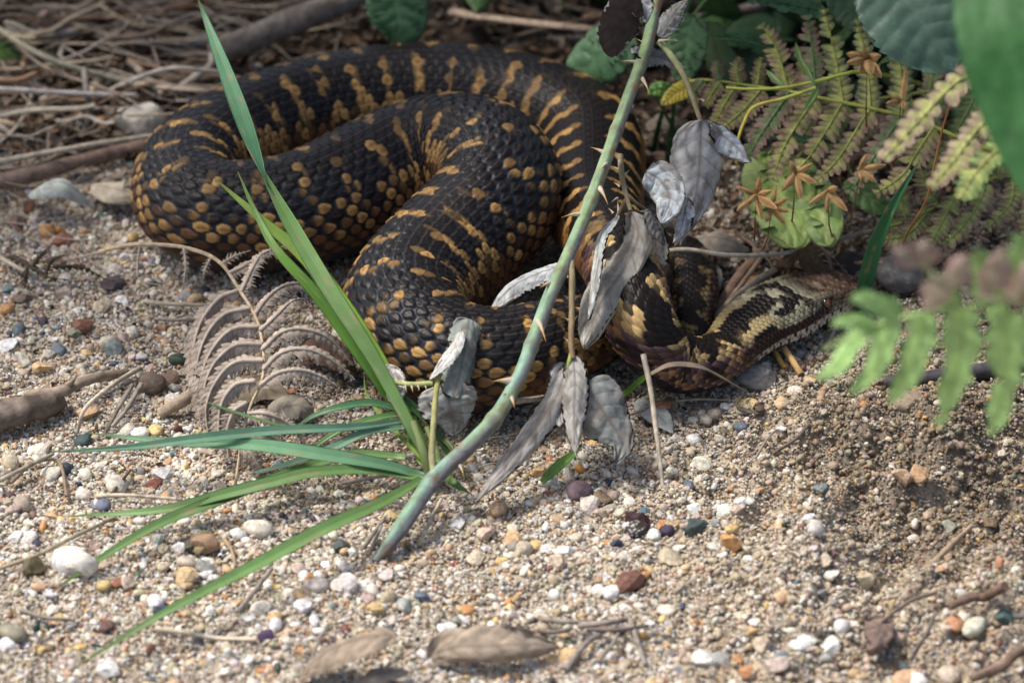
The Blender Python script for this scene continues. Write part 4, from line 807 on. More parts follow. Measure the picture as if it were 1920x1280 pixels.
# ------------------------------------------------------------------ green leaves of the bank
def gleaf(name, label, cat, pts, width, ref, col, vcol, root=None, **kw):
    t_ = thing(name, label, cat, root if root is not None else G(pts[0][0], pts[0][1], 0))
    kw.setdefault('vd', .045); kw.setdefault('serr', .24); kw.setdefault('tipp', 1.5); kw.setdefault('basep', .4)
    leaf(t_, pts, width, ref, name='leaf_blade', m=M_LEAF, col=col, vcol=vcol, back=np.asarray(col)*.9+.03, **kw); return t_
a = gleaf('bramble_leaf', 'broad green toothed bramble leaf hanging down behind the top of the coil', 'leaf', [(738,-45,4.6),(745,10,3.8),(750,50,3.2),(745,84,2.6)], 150, face(0, .2), (.075, .17, .07), (.14, .24, .12), seed=31, vein=5, basep=.3, tipp=2.2, roll=(.3, .3))
stalk(a, [(738,-45,4.6),(735,-90,4.6),(720,-160,3),(700,-200,0)], 4, 5, (.10, .18, .06))
a = gleaf('bramble_leaf', 'pale green toothed bramble leaf just right of the highest coil', 'leaf', [(1185,60,4.2),(1140,95,3.6),(1100,130,3.0),(1072,176,2.4)], 135, face(.1, .35), (.10, .21, .09), (.13, .25, .12), seed=32, vein=6, roll=(.3, .3))
stalk(a, [(1185,60,4.2),(1215,30,4),(1250,-30,2),(1270,-60,0)], 3, 4, (.10, .18, .06))
a = gleaf('bramble_leaf', 'dark green leaf behind the hanging grey leaf and the cane', 'leaf', [(1300,30,4.6),(1290,70,4.2),(1285,115,3.7),(1275,160,3.1)], 100, face(.2, .3), (.075, .15, .065), (.11, .2, .1), seed=33, vein=6)
stalk(a, [(1300,30,4.6),(1330,-10,3),(1350,-40,0)], 3, 4, (.10, .18, .06))
a = gleaf('bramble_leaf', 'large dark blue-green crinkled leaf in the upper right corner', 'leaf', [(1660,-60,11),(1700,0,10.5),(1740,60,9.9),(1790,135,9.0)], 230, face(.1, .2), (.055, .105, .075), (.08, .14, .10), root=G(1760, -120, 0), seed=34, vein=7, n=60, serr=.06)
stalk(a, [(1660,-60,11),(1650,-150,9),(1680,-250,0)], 5, 6, (.10, .16, .06))
a = gleaf('bramble_leaf', 'dark green crinkled leaf at the top between the fern tips', 'leaf', [(1560,-40,7.6),(1600,0,7.0),(1640,40,6.5),(1660,90,6.0)], 130, face(0, .3), (.06, .115, .05), (.10, .17, .07), root=G(1560, -90, 0), seed=35, vein=7)
stalk(a, [(1560,-40,7.6),(1550,-90,5),(1560,-120,0)], 4, 5, (.10, .16, .06))
a = gleaf('bramble_leaf', 'yellow-green mottled leaf with a scalloped rim just above the snake head', 'leaf', [(1440,290,3.2),(1455,340,3.0),(1475,400,2.6),(1490,466,2.1)], 165, face(0, .45), (.30, .40, .10), (.40, .48, .16), root=G(1500, 300, 0), seed=36, vein=5, serr=.3, nteeth=5, tipp=2.2, basep=.35, spot=(.13, .26, .07), sf=2.2, wob=.12, nv=33, n=72)
stalk(a, [(1440,290,3.2),(1470,260,2.6),(1500,280,1),(1520,290,0)], 3, 4, (.26, .3, .1))
a = gleaf('bramble_leaf', 'smaller yellow-green leaf lobe beside the mottled leaf, under the fern', 'leaf', [(1490,300,3.1),(1510,350,2.9),(1540,410,2.5),(1550,462,2.1)], 120, face(.1, .45), (.22, .33, .09), (.34, .42, .15), root=G(1540, 300, 0), seed=37, vein=5, serr=.3, nteeth=5, tipp=2.2, spot=(.42, .46, .16), sf=2.2, wob=.12, nv=33, n=72)
stalk(a, [(1490,300,3.1),(1520,275,2),(1545,285,0)], 3, 4, (.26, .3, .1))
a = gleaf('bramble_leaf', 'green rounded leaf in the shade right of the mottled leaf', 'leaf', [(1600,330,2.4),(1620,360,2.2),(1650,385,2.0),(1672,390,1.9)], 80, face(0, .5), (.11, .21, .06), (.2, .3, .1), seed=38, vein=5, serr=.1)
stalk(a, [(1600,330,2.4),(1590,310,1.4),(1585,300,0)], 3, 4, (.16, .2, .08))
a = gleaf('bramble_leaf', 'little yellow curled leaf with fan pleats at the tip of the mauve frond', 'leaf', [(1300,152,3.9),(1285,166,3.8),(1262,180,3.6),(1240,198,3.4)], 44, face(0, .2), (.42, .34, .04), (.28, .22, .03), root=G(1300, 200, 0), seed=39, vein=9)
stalk(a, [(1300,152,3.9),(1310,175,2.5),(1315,200,0)], 2, 3, (.3, .3, .06))
a = gleaf('bramble_leaf', 'little bright green lobed leaf between the cane and the yellow leaf', 'leaf', [(1262,178,3.2),(1248,172,3.4),(1232,170,3.5),(1216,178,3.5)], 44, face(0, .2), (.13, .26, .05), (.2, .32, .09), root=G(1262, 215, 0), seed=40, vein=5)
stalk(a, [(1262,178,3.2),(1266,195,2),(1268,215,0)], 2, 3, (.16, .24, .06))
bigb = thing('dock_leaf', 'large smooth deep green leaf out of focus down the upper right edge', 'leaf', G(2050, 420, 0))
leaf(bigb, [(1830,-90,21),(1885,60,19.8),(1920,200,18.4),(1945,390,16.6)], 165, face(-.2, .2), name='leaf_blade', m=M_LEAF, col=(.035, .13, .03), vcol=(.055, .16, .05), back=(.05, .14, .045), seed=41, serr=.02, vein=5, tipp=1.2, n=60)
stalk(bigb, [(1790,-90,21),(1900,-60,18),(2050,150,8),(2080,300,0)], 6, 9, (.12, .26, .08))
bigc = thing('dock_leaf', 'second deep green leaf at the right edge, bluish and behind the large smooth one', 'leaf', G(2100, 500, 0))
leaf(bigc, [(1990,40,14.5),(1950,130,13.5),(1915,240,12.2),(1885,320,11.2)], 120, face(-.3, .2), name='leaf_blade', m=M_LEAF, col=(.05, .15, .07), vcol=(.07, .19, .09), back=(.06, .16, .08), seed=42, serr=.03, vein=6)
stalk(bigc, [(1990,40,14.5),(2060,100,11),(2110,300,3),(2130,380,0)], 5, 7, (.10, .2, .08))

# stalks, grass and star-shaped seed heads among the ferns
gs = thing('grass_stalk', 'single dark green folded grass stalk rising just right of the snake snout', 'grass', G(1605, 582, 0))
blade(gs, [(1612,584,.1),(1625,520,1.6),(1645,450,3.0),(1680,375,4.4),(1725,300,5.6)], 34, (.035, .16, .06), (.07, .24, .10), peak=.3, fold=.5, tip2=False)
for i, (p, w_, lab) in enumerate([([(1222,300,.2),(1232,250,1.4),(1245,200,2.4),(1262,160,3.2)], 12, 'thin dark grass blade standing behind the cane, nearest to it'), ([(1245,345,.1),(1256,270,1.6),(1262,210,2.8),(1266,150,3.8)], 13, 'brighter upright grass blade in the dark gap right of the cane'),
        ([(1290,330,.1),(1275,270,1.4),(1240,200,2.6),(1205,150,3.4)], 9, 'dark grass blade leaning left across the gap behind the cane'), ([(1240,350,.1),(1290,300,1.2),(1330,240,2.4),(1350,205,3.0)], 9, 'dark grass blade leaning right behind the hanging grey leaf'),
        ([(1410,262,3.0),(1450,255,3.1),(1520,262,3.1),(1590,270,3.0)], 20, 'broad dark green grass blade lying flat under the fern')]):
    g = thing('grass_shoot', lab, 'grass', G(p[0][0], p[0][1], 0)); blade(g, p, w_, (.03, .13, .06), peak=.3)
ys_ = thing('flower_stalk', 'thin yellow-green branching stalk lying over the mauve fern frond', 'stalk', G(1640, 200, 0))
stalk(ys_, [(1362,165,5.4),(1430,168,5.6),(1500,160,5.8),(1560,145,6.0),(1612,135,6.2),(1700,150,4),(1750,170,0)], 3, 5, (.28, .34, .06), name='stem')
stalk(ys_, [(1530,165,5.9),(1470,185,5.6),(1415,200,5.4),(1395,230,5.1),(1382,270,4.8),(1381,308,4.5)], 4, 2.5, (.32, .36, .08), col2=(.45, .32, .05), name='stem')
for p in [[(1492,80,6.4),(1500,110,6.2),(1515,135,6.1),(1530,165,5.9)], [(1437,132,5.9),(1455,150,5.8),(1475,165,5.7)], [(1535,165,5.9),(1520,190,5.7),(1505,210,5.5)], [(1648,120,6.3),(1690,98,6.4),(1730,90,6.4)]]:
    blade(ys_, p, 13, (.12, .24, .06), name='stem_leaf', n=16, peak=.5, tip2=True)
wire = thing('dry_tendril', 'thin rust-brown tendril curving down in front of the right-hand ferns', 'tendril', G(1690, 520, 0))
stalk(wire, [(1782,192,7.2),(1765,250,6.4),(1750,320,5.3),(1735,380,4.2),(1700,440,2.6),(1690,480,1.2),(1690,520,0)], 2, 2.5, (.28, .13, .04), name='stem')
def seedhead(lab, c, z, rays, r):
    t_ = thing('seed_head', lab, 'seed head', G(c[0], c[1]-40, 0))
    o = G(c[0], c[1], z); mb = MB(); v, f = ico(2); mb.add(v*A(.09, .09, .07)*r/45+o, f, A(.22, .11, .04)); mb.build('core', M_STRAW, t_)
    rs = np.random.default_rng(int(c[0])); r_ = r
    for k, (dx, dy, dzz) in enumerate(rays):
        dx, dy = dx*.82*rs.uniform(.85, 1.1), dy*.82*rs.uniform(.85, 1.1)
        b = G(c[0]+dx, c[1]+dy, z+dzz); n = 9; t = np.linspace(0, 1, n); P = o+(b-o)*t[:, None]+CV*(.08*np.sin(t*math.pi))[:, None]
        T, S, N = frames(P, CV); w = .092*r/45*rs.uniform(.7, 1.2)*np.sin(np.clip(t*.9+.1, 0, 1)*math.pi)**.7+.004; c5 = np.linspace(-1, 1, 5)
        Q = P[:, None]+S[:, None]*(w[:, None]*c5)[..., None]+N[:, None]*((1-c5**2)*w[:, None]*.7)[..., None]
        q = mixc(A(.44, .27, .11)*rs.uniform(.75, 1.05), A(.20, .11, .05), (np.abs(c5) < .3)[None]*.7+t[:, None]*.2); mb = MB(); sheet(mb, Q, q, q*.7, .02); mb.build('bract', M_STRAW, t_)
    ex = rs.uniform(-55, 55); P = np.array([o, o+A(ex*.004, .15, -z*.4), G(c[0]+ex, c[1]-rs.uniform(20, 90), 0)]); mb = MB(); tube(mb, catmull(P, 12), .025, A(.20, .10, .05), 6); mb.build('stem', M_STRAW, t_)
seedhead('tan star-shaped dry seed head with seven rays on the mottled leaf, leftmost one', (1418, 366), 4.0, [(-52,-22,.3),(-48,34,-.1),(8,-50,.6),(40,-10,.3),(14,60,-.4),(50,30,0),(-20,20,.5)], 45)
seedhead('tan star-shaped dry seed head tucked lower right of the seven-rayed one', (1447, 388), 3.7, [(12,-48,.5),(40,-18,.3),(30,45,-.3),(-14,40,-.2),(38,12,0)], 40)
seedhead('brown drooping star seed head in the middle above the mottled leaf', (1492, 325), 4.2, [(-30,42,-.3),(12,58,-.5),(50,22,0),(44,-24,.4),(-14,-30,.4)], 45)
seedhead('brown star seed head with long drooping rays right of the middle one', (1552, 358), 4.0, [(-42,30,-.2),(-2,60,-.5),(42,48,-.3),(26,-8,.3)], 45)
seedhead('brown star seed head furthest right, partly behind the ferns', (1612, 318), 4.2, [(18,-32,.4),(60,-12,.2),(8,30,-.3),(42,32,-.2)], 42)
seedhead('large papery brown dried flower near the dark crinkled leaf', (1626, 110), 6.6, [(-52,-12,.3),(-46,12,.2),(-20,34,-.2),(30,-6,.2),(34,46,-.3),(-10,-20,.4),(10,40,0)], 60)
seedhead('small tan dried flower above the mauve fronds on the right', (1690, 190), 5.8, [(-40,5,.2),(-24,-12,.3),(12,-70,.4),(6,16,0)], 38)

# ------------------------------------------------------------------ sticks, reeds, straw
def hg(p, q):
    w = G(p, q, 0); return float(H(w[0], w[1]))
def gz_(p, q, dz=0.):
    """height value for a pixel so that the point lies dz above the ground there"""
    return hg(p, q)+dz
def stick(label, pts, r0, r1, col, cat='stick', name='dry_stick', ns=9, noise=.25, flat=1.0, m=None, bark=0., group=None):
    root = G(pts[0][0], pts[0][1], gz_(*pts[0][:2])); P3 = [(a, b, gz_(a, b, c)) for a, b, c in pts]
    n = 40; P = px(P3, n); t = np.linspace(0, 1, n); a = np.linspace(0, 2*math.pi, ns, endpoint=False)
    seed = int(pts[0][0]*3+pts[0][1]) % 211
    R = (r0+(r1-r0)*t)[:, None]/66.2*(1+noise*(fbm(t[:, None]*7+seed, a[None]*1.1, seed)-.5))
    L = np.linalg.norm(np.diff(P, axis=0), axis=1).sum()
    st_ = fbm(t[:, None]*L*.6, a[None]*3.2, seed+1, 3)
    c = mixc(np.asarray(col)*.62, np.asarray(col)*1.25, st_)
    if bark: c = mixc(c, A(.035, .028, .022), sstep(.5, .75, fbm(t[:, None]*L*2, a[None]*1.5, seed+5))*bark)
    c = c*(1-.35*np.exp(-((t*L/2.6 % 1)-.5)**2/.0015))[:, None, None]
    mb = MB(); tube(mb, P, R, c, ns, 0, ref=(0, .2, 1), flat=flat)
    o = mb.build(name, m or M_STRAW, None, org=root); return tag(o, label, cat, group)
GY = (.27, .235, .20); TN = (.36, .29, .20); PL = (.50, .43, .33); DB = (.13, .09, .065)
stick('thick grey-brown dead branch lying at the top left behind the grass blade', [(405,100,.8),(460,78,1.3),(540,45,1.8),(640,5,2.2),(700,-20,2.2)], 30, 26, (.20,.17,.145), bark=.6)
stick('long pale split reed lying along the top behind the coil', [(848,22,1.4),(900,32,1.5),(1000,44,1.6),(1080,52,1.6),(1150,60,1.6)], 15, 13, (.38,.29,.21), flat=.45)
stick('pinkish brown stem continuing right from the split reed into the leaves', [(1290,42,1.5),(1340,32,1.7),(1400,18,1.9),(1450,5,2.0)], 13, 11, (.24,.19,.17))
stick('wide pale flattened reed just left of the coil top', [(190,138,.8),(260,155,1.0),(340,166,1.1),(420,172,.9)], 15, 13, (.42,.34,.25), flat=.4)
stick('straight pale straw reaching in from the left edge above the cream stone', [(-20,166,1.6),(80,172,1.5),(170,177,1.4),(258,180,1.3)], 6, 5.5, (.42,.38,.34))
stick('slender pale arched straw crossing over the flattened reed', [(205,170,1.0),(270,142,1.5),(330,128,1.7),(420,136,1.4)], 5, 4.5, (.40,.36,.31))
stick('long thin olive stem running down from the top left corner', [(-10,50,2.2),(60,95,2.0),(130,125,1.7),(222,150,1.3)], 6, 6, (.30,.28,.20))
stick('thick brown reed running along under the cream stone to the coil', [(-20,345,.5),(70,325,.6),(170,298,.6),(285,270,.4)], 17, 13, (.25,.175,.135))
stick('pale thin straw lying along the top of the thick brown reed', [(-10,305,1.0),(80,288,1.2),(180,270,1.3),(285,255,1.1)], 6, 5, PL)
stick('thin straw under the brown reed at the left edge', [(-10,316,.6),(60,312,.8),(120,285,1.0)], 4.5, 4, TN)
stick('greyish upright broken stem in the litter left of the cream stone', [(158,130,1.6),(162,165,1.4),(166,200,1.0),(160,255,.3)], 7, 6, (.19,.165,.14))
stick('short thick brown stump end in the upper left litter', [(80,25,1.8),(95,50,1.4),(112,85,.8)], 12, 17, (.19,.13,.10))
stick('pale crossed straw near the top left corner', [(10,42,1.8),(40,52,1.6),(58,62,1.4)], 5, 5, PL)
stick('knobbly grey-brown rotten stick at the left edge of the shingle', [(-30,792,.5),(20,775,.6),(70,762,.6),(108,752,.3)], 30, 22, (.19,.15,.12), bark=.7, noise=.6)
stick('long forked brown twig lying behind the knobbly rotten stick', [(50,742,.5),(110,735,.6),(170,710,.6),(238,698,.3)], 12, 8, (.30,.235,.175), bark=.3, noise=.5)
stick('side spur of twig standing up from the forked twig', [(128,722,.7),(138,712,.9),(142,700,1.0)], 6, 2, (.28,.22,.16))
stick('smooth tan twig stub half buried left of the fern', [(300,775,.2),(335,755,.5),(368,735,.5)], 11, 13, (.33,.26,.19))
stick('straw arching from the forked twig down to the shingle', [(262,690,.5),(210,722,.9),(160,765,.9),(145,810,.3)], 5, 3.5, PL)
stick('dark bundle straw leaning below the curling fern ribs', [(265,720,.6),(235,770,.6),(210,800,.3)], 5, 4, GY)
stick('second dark straw beside the leaning bundle straw', [(248,722,.5),(222,765,.5),(195,815,.2)], 4.5, 3.5, GY)
stick('long straw slanting across the lower left gravel from the left edge', [(-10,1068,.3),(70,1040,.5),(140,1005,.6),(215,970,.3)], 4, 3.5, (.35,.29,.20))
stick('pair of pale stalks running into the left edge above the straw', [(-10,905,.4),(40,880,.5),(100,850,.4)], 4.5, 3.5, (.33,.29,.22))
stick('thin bent tan stem below the pair of pale stalks', [(20,905,.3),(60,870,.4),(110,865,.3),(125,930,.2)], 3.5, 3, (.24,.18,.13))
stick('pale upright straw standing in front of the snake neck', [(1206,664,2.4),(1220,730,1.7),(1232,820,.8),(1243,914,.1)], 5.5, 4, (.42,.36,.28))
stick('brown straw lying from the tail coil up to the right', [(1332,602,.4),(1375,560,.7),(1420,525,.9),(1452,506,.9)], 5.5, 6.5, (.33,.27,.21))
stick('thick reddish brown reed stub between tail coil and head', [(1335,595,.2),(1360,560,.4),(1390,515,.7),(1420,485,.9)], 13, 12, (.27,.175,.12))
stick('thin reed behind the reddish brown stub', [(1350,585,.5),(1400,520,.9),(1430,480,1.2)], 5, 5, (.30,.22,.16))
stick('long pale straw crossing behind the tail top toward the ferns', [(1238,472,2.0),(1290,468,2.1),(1360,478,1.9),(1440,478,1.5),(1500,470,1.2)], 4.5, 4, (.50,.44,.35))
stick('grey straw crossing right from under the mottled leaf', [(1535,455,.9),(1590,445,1.2),(1640,432,1.4),(1700,425,1.4)], 5, 4, (.30,.26,.21))
stick('yellow straw stub sticking out below the snake throat, left of two', [(1448,650,.4),(1462,675,.3),(1472,690,.2)], 5.5, 5.5, (.52,.34,.09), noise=.1)
stick('split tan straw stub sticking out below the snake throat, right of two', [(1465,645,.5),(1485,675,.4),(1502,702,.2)], 6.5, 6.5, (.46,.29,.12), noise=.1)
stick('grey needle-like straw lying from the snake lip to the gravel', [(1600,562,.6),(1575,600,.5),(1553,640,.2)], 3.5, 2.5, (.28,.25,.22))
stick('charred dark twig lying behind the light green frond', [(1660,718,.5),(1720,712,.7),(1800,700,.8),(1960,685,.8)], 14, 17, (.07,.065,.07), bark=.4)
stick('tan twig across the sand at the lower right', [(1745,1060,.4),(1785,1020,.6),(1822,985,.6)], 6, 4, (.33,.25,.17))
stick('reddish brown peeled twig at the right edge below the hollow', [(1780,1138,.3),(1820,1120,.5),(1845,1118,.45),(1885,1098,.4)], 6, 10, (.20,.13,.095), noise=.7, bark=.5)
stick('long thin dark twig across the lower right gravel', [(1595,1250,.2),(1640,1180,.4),(1700,1130,.5),(1755,1110,.5)], 4, 4, (.20,.155,.125))
stick('short forked grey twig upright in the lower right corner', [(1708,1235,.2),(1735,1190,.5),(1755,1145,.6)], 4, 3, (.22,.18,.15))
stick('blurred orange-brown stick in the bottom right corner', [(1820,1272,.3),(1880,1246,.5),(1910,1222,.6),(1980,1212,.6)], 8, 12, (.20,.135,.10), noise=.7, bark=.5)
for i, (p, r, c) in enumerate([([(1015,1160,.3),(1060,1165,.4),(1110,1165,.3)], 5, GY), ([(1085,1172,.3),(1130,1168,.5),(1182,1160,.3)], 6, GY), ([(1060,1255,.2),(1100,1205,.4),(1140,1178,.4)], 6, GY),
      ([(1180,1155,.3),(1195,1200,.4),(1210,1245,.2)], 5, GY), ([(1010,1180,.2),(1040,1185,.3),(1070,1178,.3)], 4.5, (.20,.17,.14)), ([(1120,1240,.2),(1150,1205,.4),(1165,1175,.4)], 4, GY), ([(1100,1180,.5),(1160,1180,.5),(1215,1172,.3)], 4, (.18,.15,.13))]):
    stick(['flat grey straw fragment, leftmost of the tangle below the maroon flint', 'thick grey straw crossing the middle of the small tangle', 'long grey straw pointing down left out of the small tangle', 'grey straw pointing down right out of the small tangle',
           'dark short straw at the lower left of the small tangle', 'thin straw beside the long one leaving the small tangle', 'thin dark straw lying on top of the small tangle'][i], p, r, r*.8, c, group='straw tangle at the bottom of the gravel')
for lab, p, r, c in [('slanting pale straw beside the foot of the cane', [(785,1022,.1),(805,980,.4),(828,935,.5)], 4, PL), ('bundle of thin dark stalks left of the cane foot, upper one', [(678,1030,.1),(700,1000,.4),(722,970,.5)], 4, GY), ('lower dark stalk left of the cane foot', [(692,1040,.1),(704,1010,.4),(716,985,.5)], 3.5, GY),
      ('thin fallen stem across the gravel under the longest blade', [(420,1010,.2),(434,1030,.3),(442,1062,.1)], 4, (.38,.27,.17)), ('broken grey stalk leaning under the longest blade', [(445,1148,.1),(475,1110,.3),(510,1065,.4)], 5, GY), ('pale flattened straw near the bottom left', [(292,1178,.2),(350,1186,.3),(410,1196,.2),(482,1198,.2)], 5, PL),
      ('thin grey straw above the maroon pebble at the lower left', [(38,1143,.2),(90,1158,.3),(140,1162,.2)], 4, GY), ('curved straw by the bottom leaf, running up left', [(585,1235,.2),(600,1195,.4),(618,1170,.3)], 3, GY), ('long straw bits under the grass blades', [(180,930,.3),(240,928,.4),(330,935,.3)], 4, PL),
      ('dark brown twig under the lowest grass blades', [(210,925,.2),(225,905,.3),(245,880,.3)], 3.5, DB), ('pale twig lying behind the tuft base', [(640,905,.3),(700,895,.4),(770,880,.3)], 4, GY), ('thin pale root crossing behind the tuft', [(560,880,.2),(620,868,.3),(700,850,.3)], 3, PL),
      ('fine tan twig below the snake neck on the sand', [(1265,752,.3),(1310,748,.4),(1365,750,.2)], 2.6, (.38,.31,.22)), ('thin straw curving over the sand below the neck', [(1140,800,.3),(1200,770,.5),(1275,753,.3)], 2.4, GY), ('pale thin twig over sand right of the grey leaves', [(1415,860,.2),(1450,810,.4),(1500,790,.3)], 2.6, GY),
      ('dark thin twig across the sand below the dark blue pebble', [(1450,850,.1),(1500,815,.4),(1540,760,.4)], 3.5, (.16,.13,.11)), ('wood splinter standing in the sand under the light green frond', [(1532,770,.1),(1537,752,.6),(1545,730,.8)], 8, (.40,.27,.17)),
      ('long pale straw on the shingle left of the fern', [(270,565,.2),(320,570,.3),(395,572,.2)], 4.5, PL), ('thin grey straw lying on the shingle at the fern edge', [(290,598,.2),(330,600,.3),(370,600,.2)], 3.5, GY), ('bent straw under the shrivelled fern scrap', [(-5,480,.4),(30,500,.4),(60,515,.3)], 5, PL)]:
    stick(lab, p, r, r*.75, c)

# the tangle of straw and stems behind the coils: every stalk its own object, eight shapes shared
straws = []
for k in range(10):
    L = [3.2, 4.5, 6, 7.5, 2.4, 5.2, 9, 4, 1.8, 6.5][k]; n = 22; t = np.linspace(-.5, .5, n)
    P = np.stack([t*L, L*random.uniform(-.13, .13)*(4*t*t)+.1*np.sin(t*9+k), L*random.uniform(-.04, .05)*(4*t*t)], 1)
    r = [.05, .07, .055, .09, .12, .045, .06, .14, .1, .035][k]; ns = 7; a = np.linspace(0, 2*math.pi, ns, endpoint=False)
    c = (.6+.7*fbm(t[:, None]*L*1.5+9*k, a[None]*2.5, k))[..., None]*A(1, .97, .92); mb = MB()
    tube(mb, P, (r*(1+.3*(fbm(t*12, t*0, k)-.5))*np.interp(t, [-.5, -.48, .48, .5], [.8, 1, .85, .6]))[:, None]*np.ones((1, ns)), np.clip(c, 0, 1), ns, 0, flat=[1, .5, 1, .4, 1, 1, .6, .5, .35, 1][k]); straws.append(mb)
mats_straw = []
for q, c in enumerate([(.40,.33,.24), (.27,.22,.175), (.17,.13,.10), (.36,.32,.28), (.30,.19,.12), (.50,.44,.35)]):
    m = mat('litter_straw_%d' % q, .72, .2, .3, 400, .3, 1100); nt = m.node_tree; b = nt.nodes['Principled BSDF']; l0 = b.inputs['Base Color'].links[0].from_socket
    mm = nt.nodes.new('ShaderNodeVectorMath'); mm.operation = 'MULTIPLY'; mm.inputs[1].default_value = c; nt.links.new(l0, mm.inputs[0]); nt.links.new(mm.outputs[0], b.inputs['Base Color']); mats_straw.append(m)
smesh = [[s.mesh('straw_stalk', m) for m in mats_straw] for s in straws]
spine2 = sp[::12]
def near_snake(w, extra=.3):
    d = np.hypot(spine2[:, 0]-w[0], spine2[:, 1]-w[1])-spine2[:, 3]; return d.min() < extra
used_labels = set()
def lay(n, p0, p1, q0, q1, zmax, label, group, ang=(0, .55), wts=None, sc=(.6, 1.2), kinds=range(10), keep=None):
    c = 0; tries = 0
    while c < n and tries < n*40:
        tries += 1
        p, q = random.uniform(p0, p1), random.uniform(q0, q1); w = G(p, q, 0)
        k = random.choice(list(kinds)); s = random.uniform(*sc); rz = random.gauss(*ang)
        half = [3.2, 4.5, 6, 7.5, 2.4, 5.2, 9, 4, 1.8, 6.5][k]*.5*s; dv = np.array([math.cos(rz), math.sin(rz), 0])*half
        z0 = random.uniform(.1, zmax)
        if z0 < 2.6 and any(near_snake(w+dv*f, .25) for f in (-1, -.5, 0, .5, 1)): continue
        if keep and not keep(p, q): continue
        o = bpy.data.objects.new('straw_stalk', smesh[k][random.choices(range(6), wts or [4, 5, 4, 3, 2, 1.5])[0]]); C.objects.link(o)
        o.location = Vector((w[0]*K, w[1]*K, (float(H(w[0], w[1]))+z0)*K)); o.rotation_euler = (random.uniform(0, 6.28) if k in (0, 2, 5, 9) else random.uniform(-.4, .4), random.gauss(0, .09), rz)
        o.scale = (s, s*random.uniform(.9, 1.2), s); mi = next(i for i in range(6) if o.data == smesh[k][i])
        slope = ('level', 'rising right', 'falling right')[0 if abs(math.sin(rz)) < .22 else (1 if math.sin(rz)*math.cos(rz) > 0 else 2)]
        tag(o, '%s %s straw %s, %s' % (('tan', 'grey-brown', 'dark brown', 'pale grey', 'reddish brown', 'cream')[mi], ('short thin', 'flat', 'thin curved', 'long flat', 'stubby thick', 'slim', 'very long', 'broad flat', 'thick short', 'hair-thin')[k], slope, label(p, q)), 'straw', group); c += 1
        if o['label'] in used_labels: bpy.data.objects.remove(o); c -= 1
        else: used_labels.add(o['label'])
lay(235, -90, 760, -90, 290, 1.5, lambda p, q: ('at left edge' if p < 110 else 'left of grass tip' if p < 330 else 'by thick branch' if p < 560 else 'near green leaf')+(' near top' if q < 60 else ' midway' if q < 150 else ' above stones'), 'straw stalks in the litter at upper left', keep=lambda p, q: q < 300-.0*p and not (p > 560 and q > 70))
lay(26, 820, 1330, -60, 120, 1.0, lambda p, q: 'on dark soil '+('under the split reed' if p < 1000 else 'behind the green leaf' if p < 1180 else 'behind the cane'), 'straw stalks on the dark soil at top centre', wts=[1, 4, 5, 1, 2, .3])
lay(34, 1310, 1700, 455, 560, .7, lambda p, q: 'behind the snake '+('neck' if p < 1430 else 'forehead' if p < 1560 else 'snout, by the grass stalk'), 'straw pieces behind the head', sc=(.3, .6), wts=[2, 4, 4, 1, 5, .5], ang=(.5, .9), kinds=(0, 1, 3, 4, 7, 8))
lay(30, -60, 330, 300, 480, .5, lambda p, q: 'on shingle '+('at the left edge' if p < 120 else 'left of the coil')+(' by curled leaf' if q < 390 else ' above fern scrap'), 'straw stalks on the shingle left of the coils', sc=(.3, .7), ang=(0, .8))
lay(30, 520, 1000, 790, 900, .45, lambda p, q: 'on the ground '+('left of the tuft' if p < 680 else 'under the tuft' if p < 840 else 'under the grey leaves'), 'straw pieces round the grass tuft', sc=(.25, .6), ang=(0, .9), kinds=(0, 2, 5, 9))
lay(16, 1500, 1950, 420, 700, .5, lambda p, q: 'in the shade '+('by the grass stalk' if p < 1700 else 'at the right edge'), 'stalk pieces under the right ferns', sc=(.4, .8), wts=[1, 4, 5, 1, 3, .3], ang=(0, .8))

# fine fibres, crumbs of leaf and humus that nobody could count
mb = MB()
def crumbs(n, p0, p1, q0, q1, cols, smin, smax, zmax, seed):
    r = np.random.default_rng(seed); p = r.uniform(p0, p1, n); q = r.uniform(q0, q1, n)
    W = np.array([G(a, b, 0) for a, b in zip(p, q)]); z = H(W[:, 0], W[:, 1])+r.uniform(.03, zmax, n)
    L = r.uniform(smin, smax, n); wd = L*r.uniform(.12, .6, n); a = r.uniform(0, math.pi, n); tl = r.normal(0, .35, n)
    d = np.stack([np.cos(a)*np.cos(tl), np.sin(a)*np.cos(tl), np.sin(tl)], 1); e = np.stack([-np.sin(a), np.cos(a), r.normal(0, .5, n)], 1)
    c0 = np.stack([W[:, 0], W[:, 1], z], 1); u = np.array([[-1, -.2], [-.4, -1], [.5, -.8], [1, .1], [.3, .9], [-.6, .7]])
    V = c0[:, None]+d[:, None]*(u[:, 0][None]*L[:, None]*.5)[..., None]+e[:, None]*(u[:, 1][None]*wd[:, None]*.5)[..., None]
    V[:, :, 2] += r.normal(0, .05, (n, 6))*L[:, None]
    lo = V-A(0, 0, .03); VV = np.concatenate([V, lo], 1).reshape(-1, 3); b = np.arange(n)[:, None, None]*12
    q4 = np.array([[0, 1, 2, 3], [0, 3, 4, 5]]+[[k, (k+1) % 6, (k+1) % 6+6, k+6] for k in range(6)])
    f = (q4[None]+b).reshape(-1, 4)[:, ::-1]; cc = np.array(cols)[r.integers(0, len(cols), n)]*r.uniform(.6, 1.3, (n, 1)); mb.add(VV, f, np.repeat(cc, 12, 0))
LC = [(.10, .07, .05), (.17, .125, .09), (.28, .22, .16), (.06, .045, .035), (.22, .14, .09), (.34, .29, .23)]
crumbs(5200, -150, 900, -150, 300, LC, .15, .8, .5, 1)
crumbs(2600, 800, 2050, -150, 330, LC[:4], .15, .9, .5, 2)
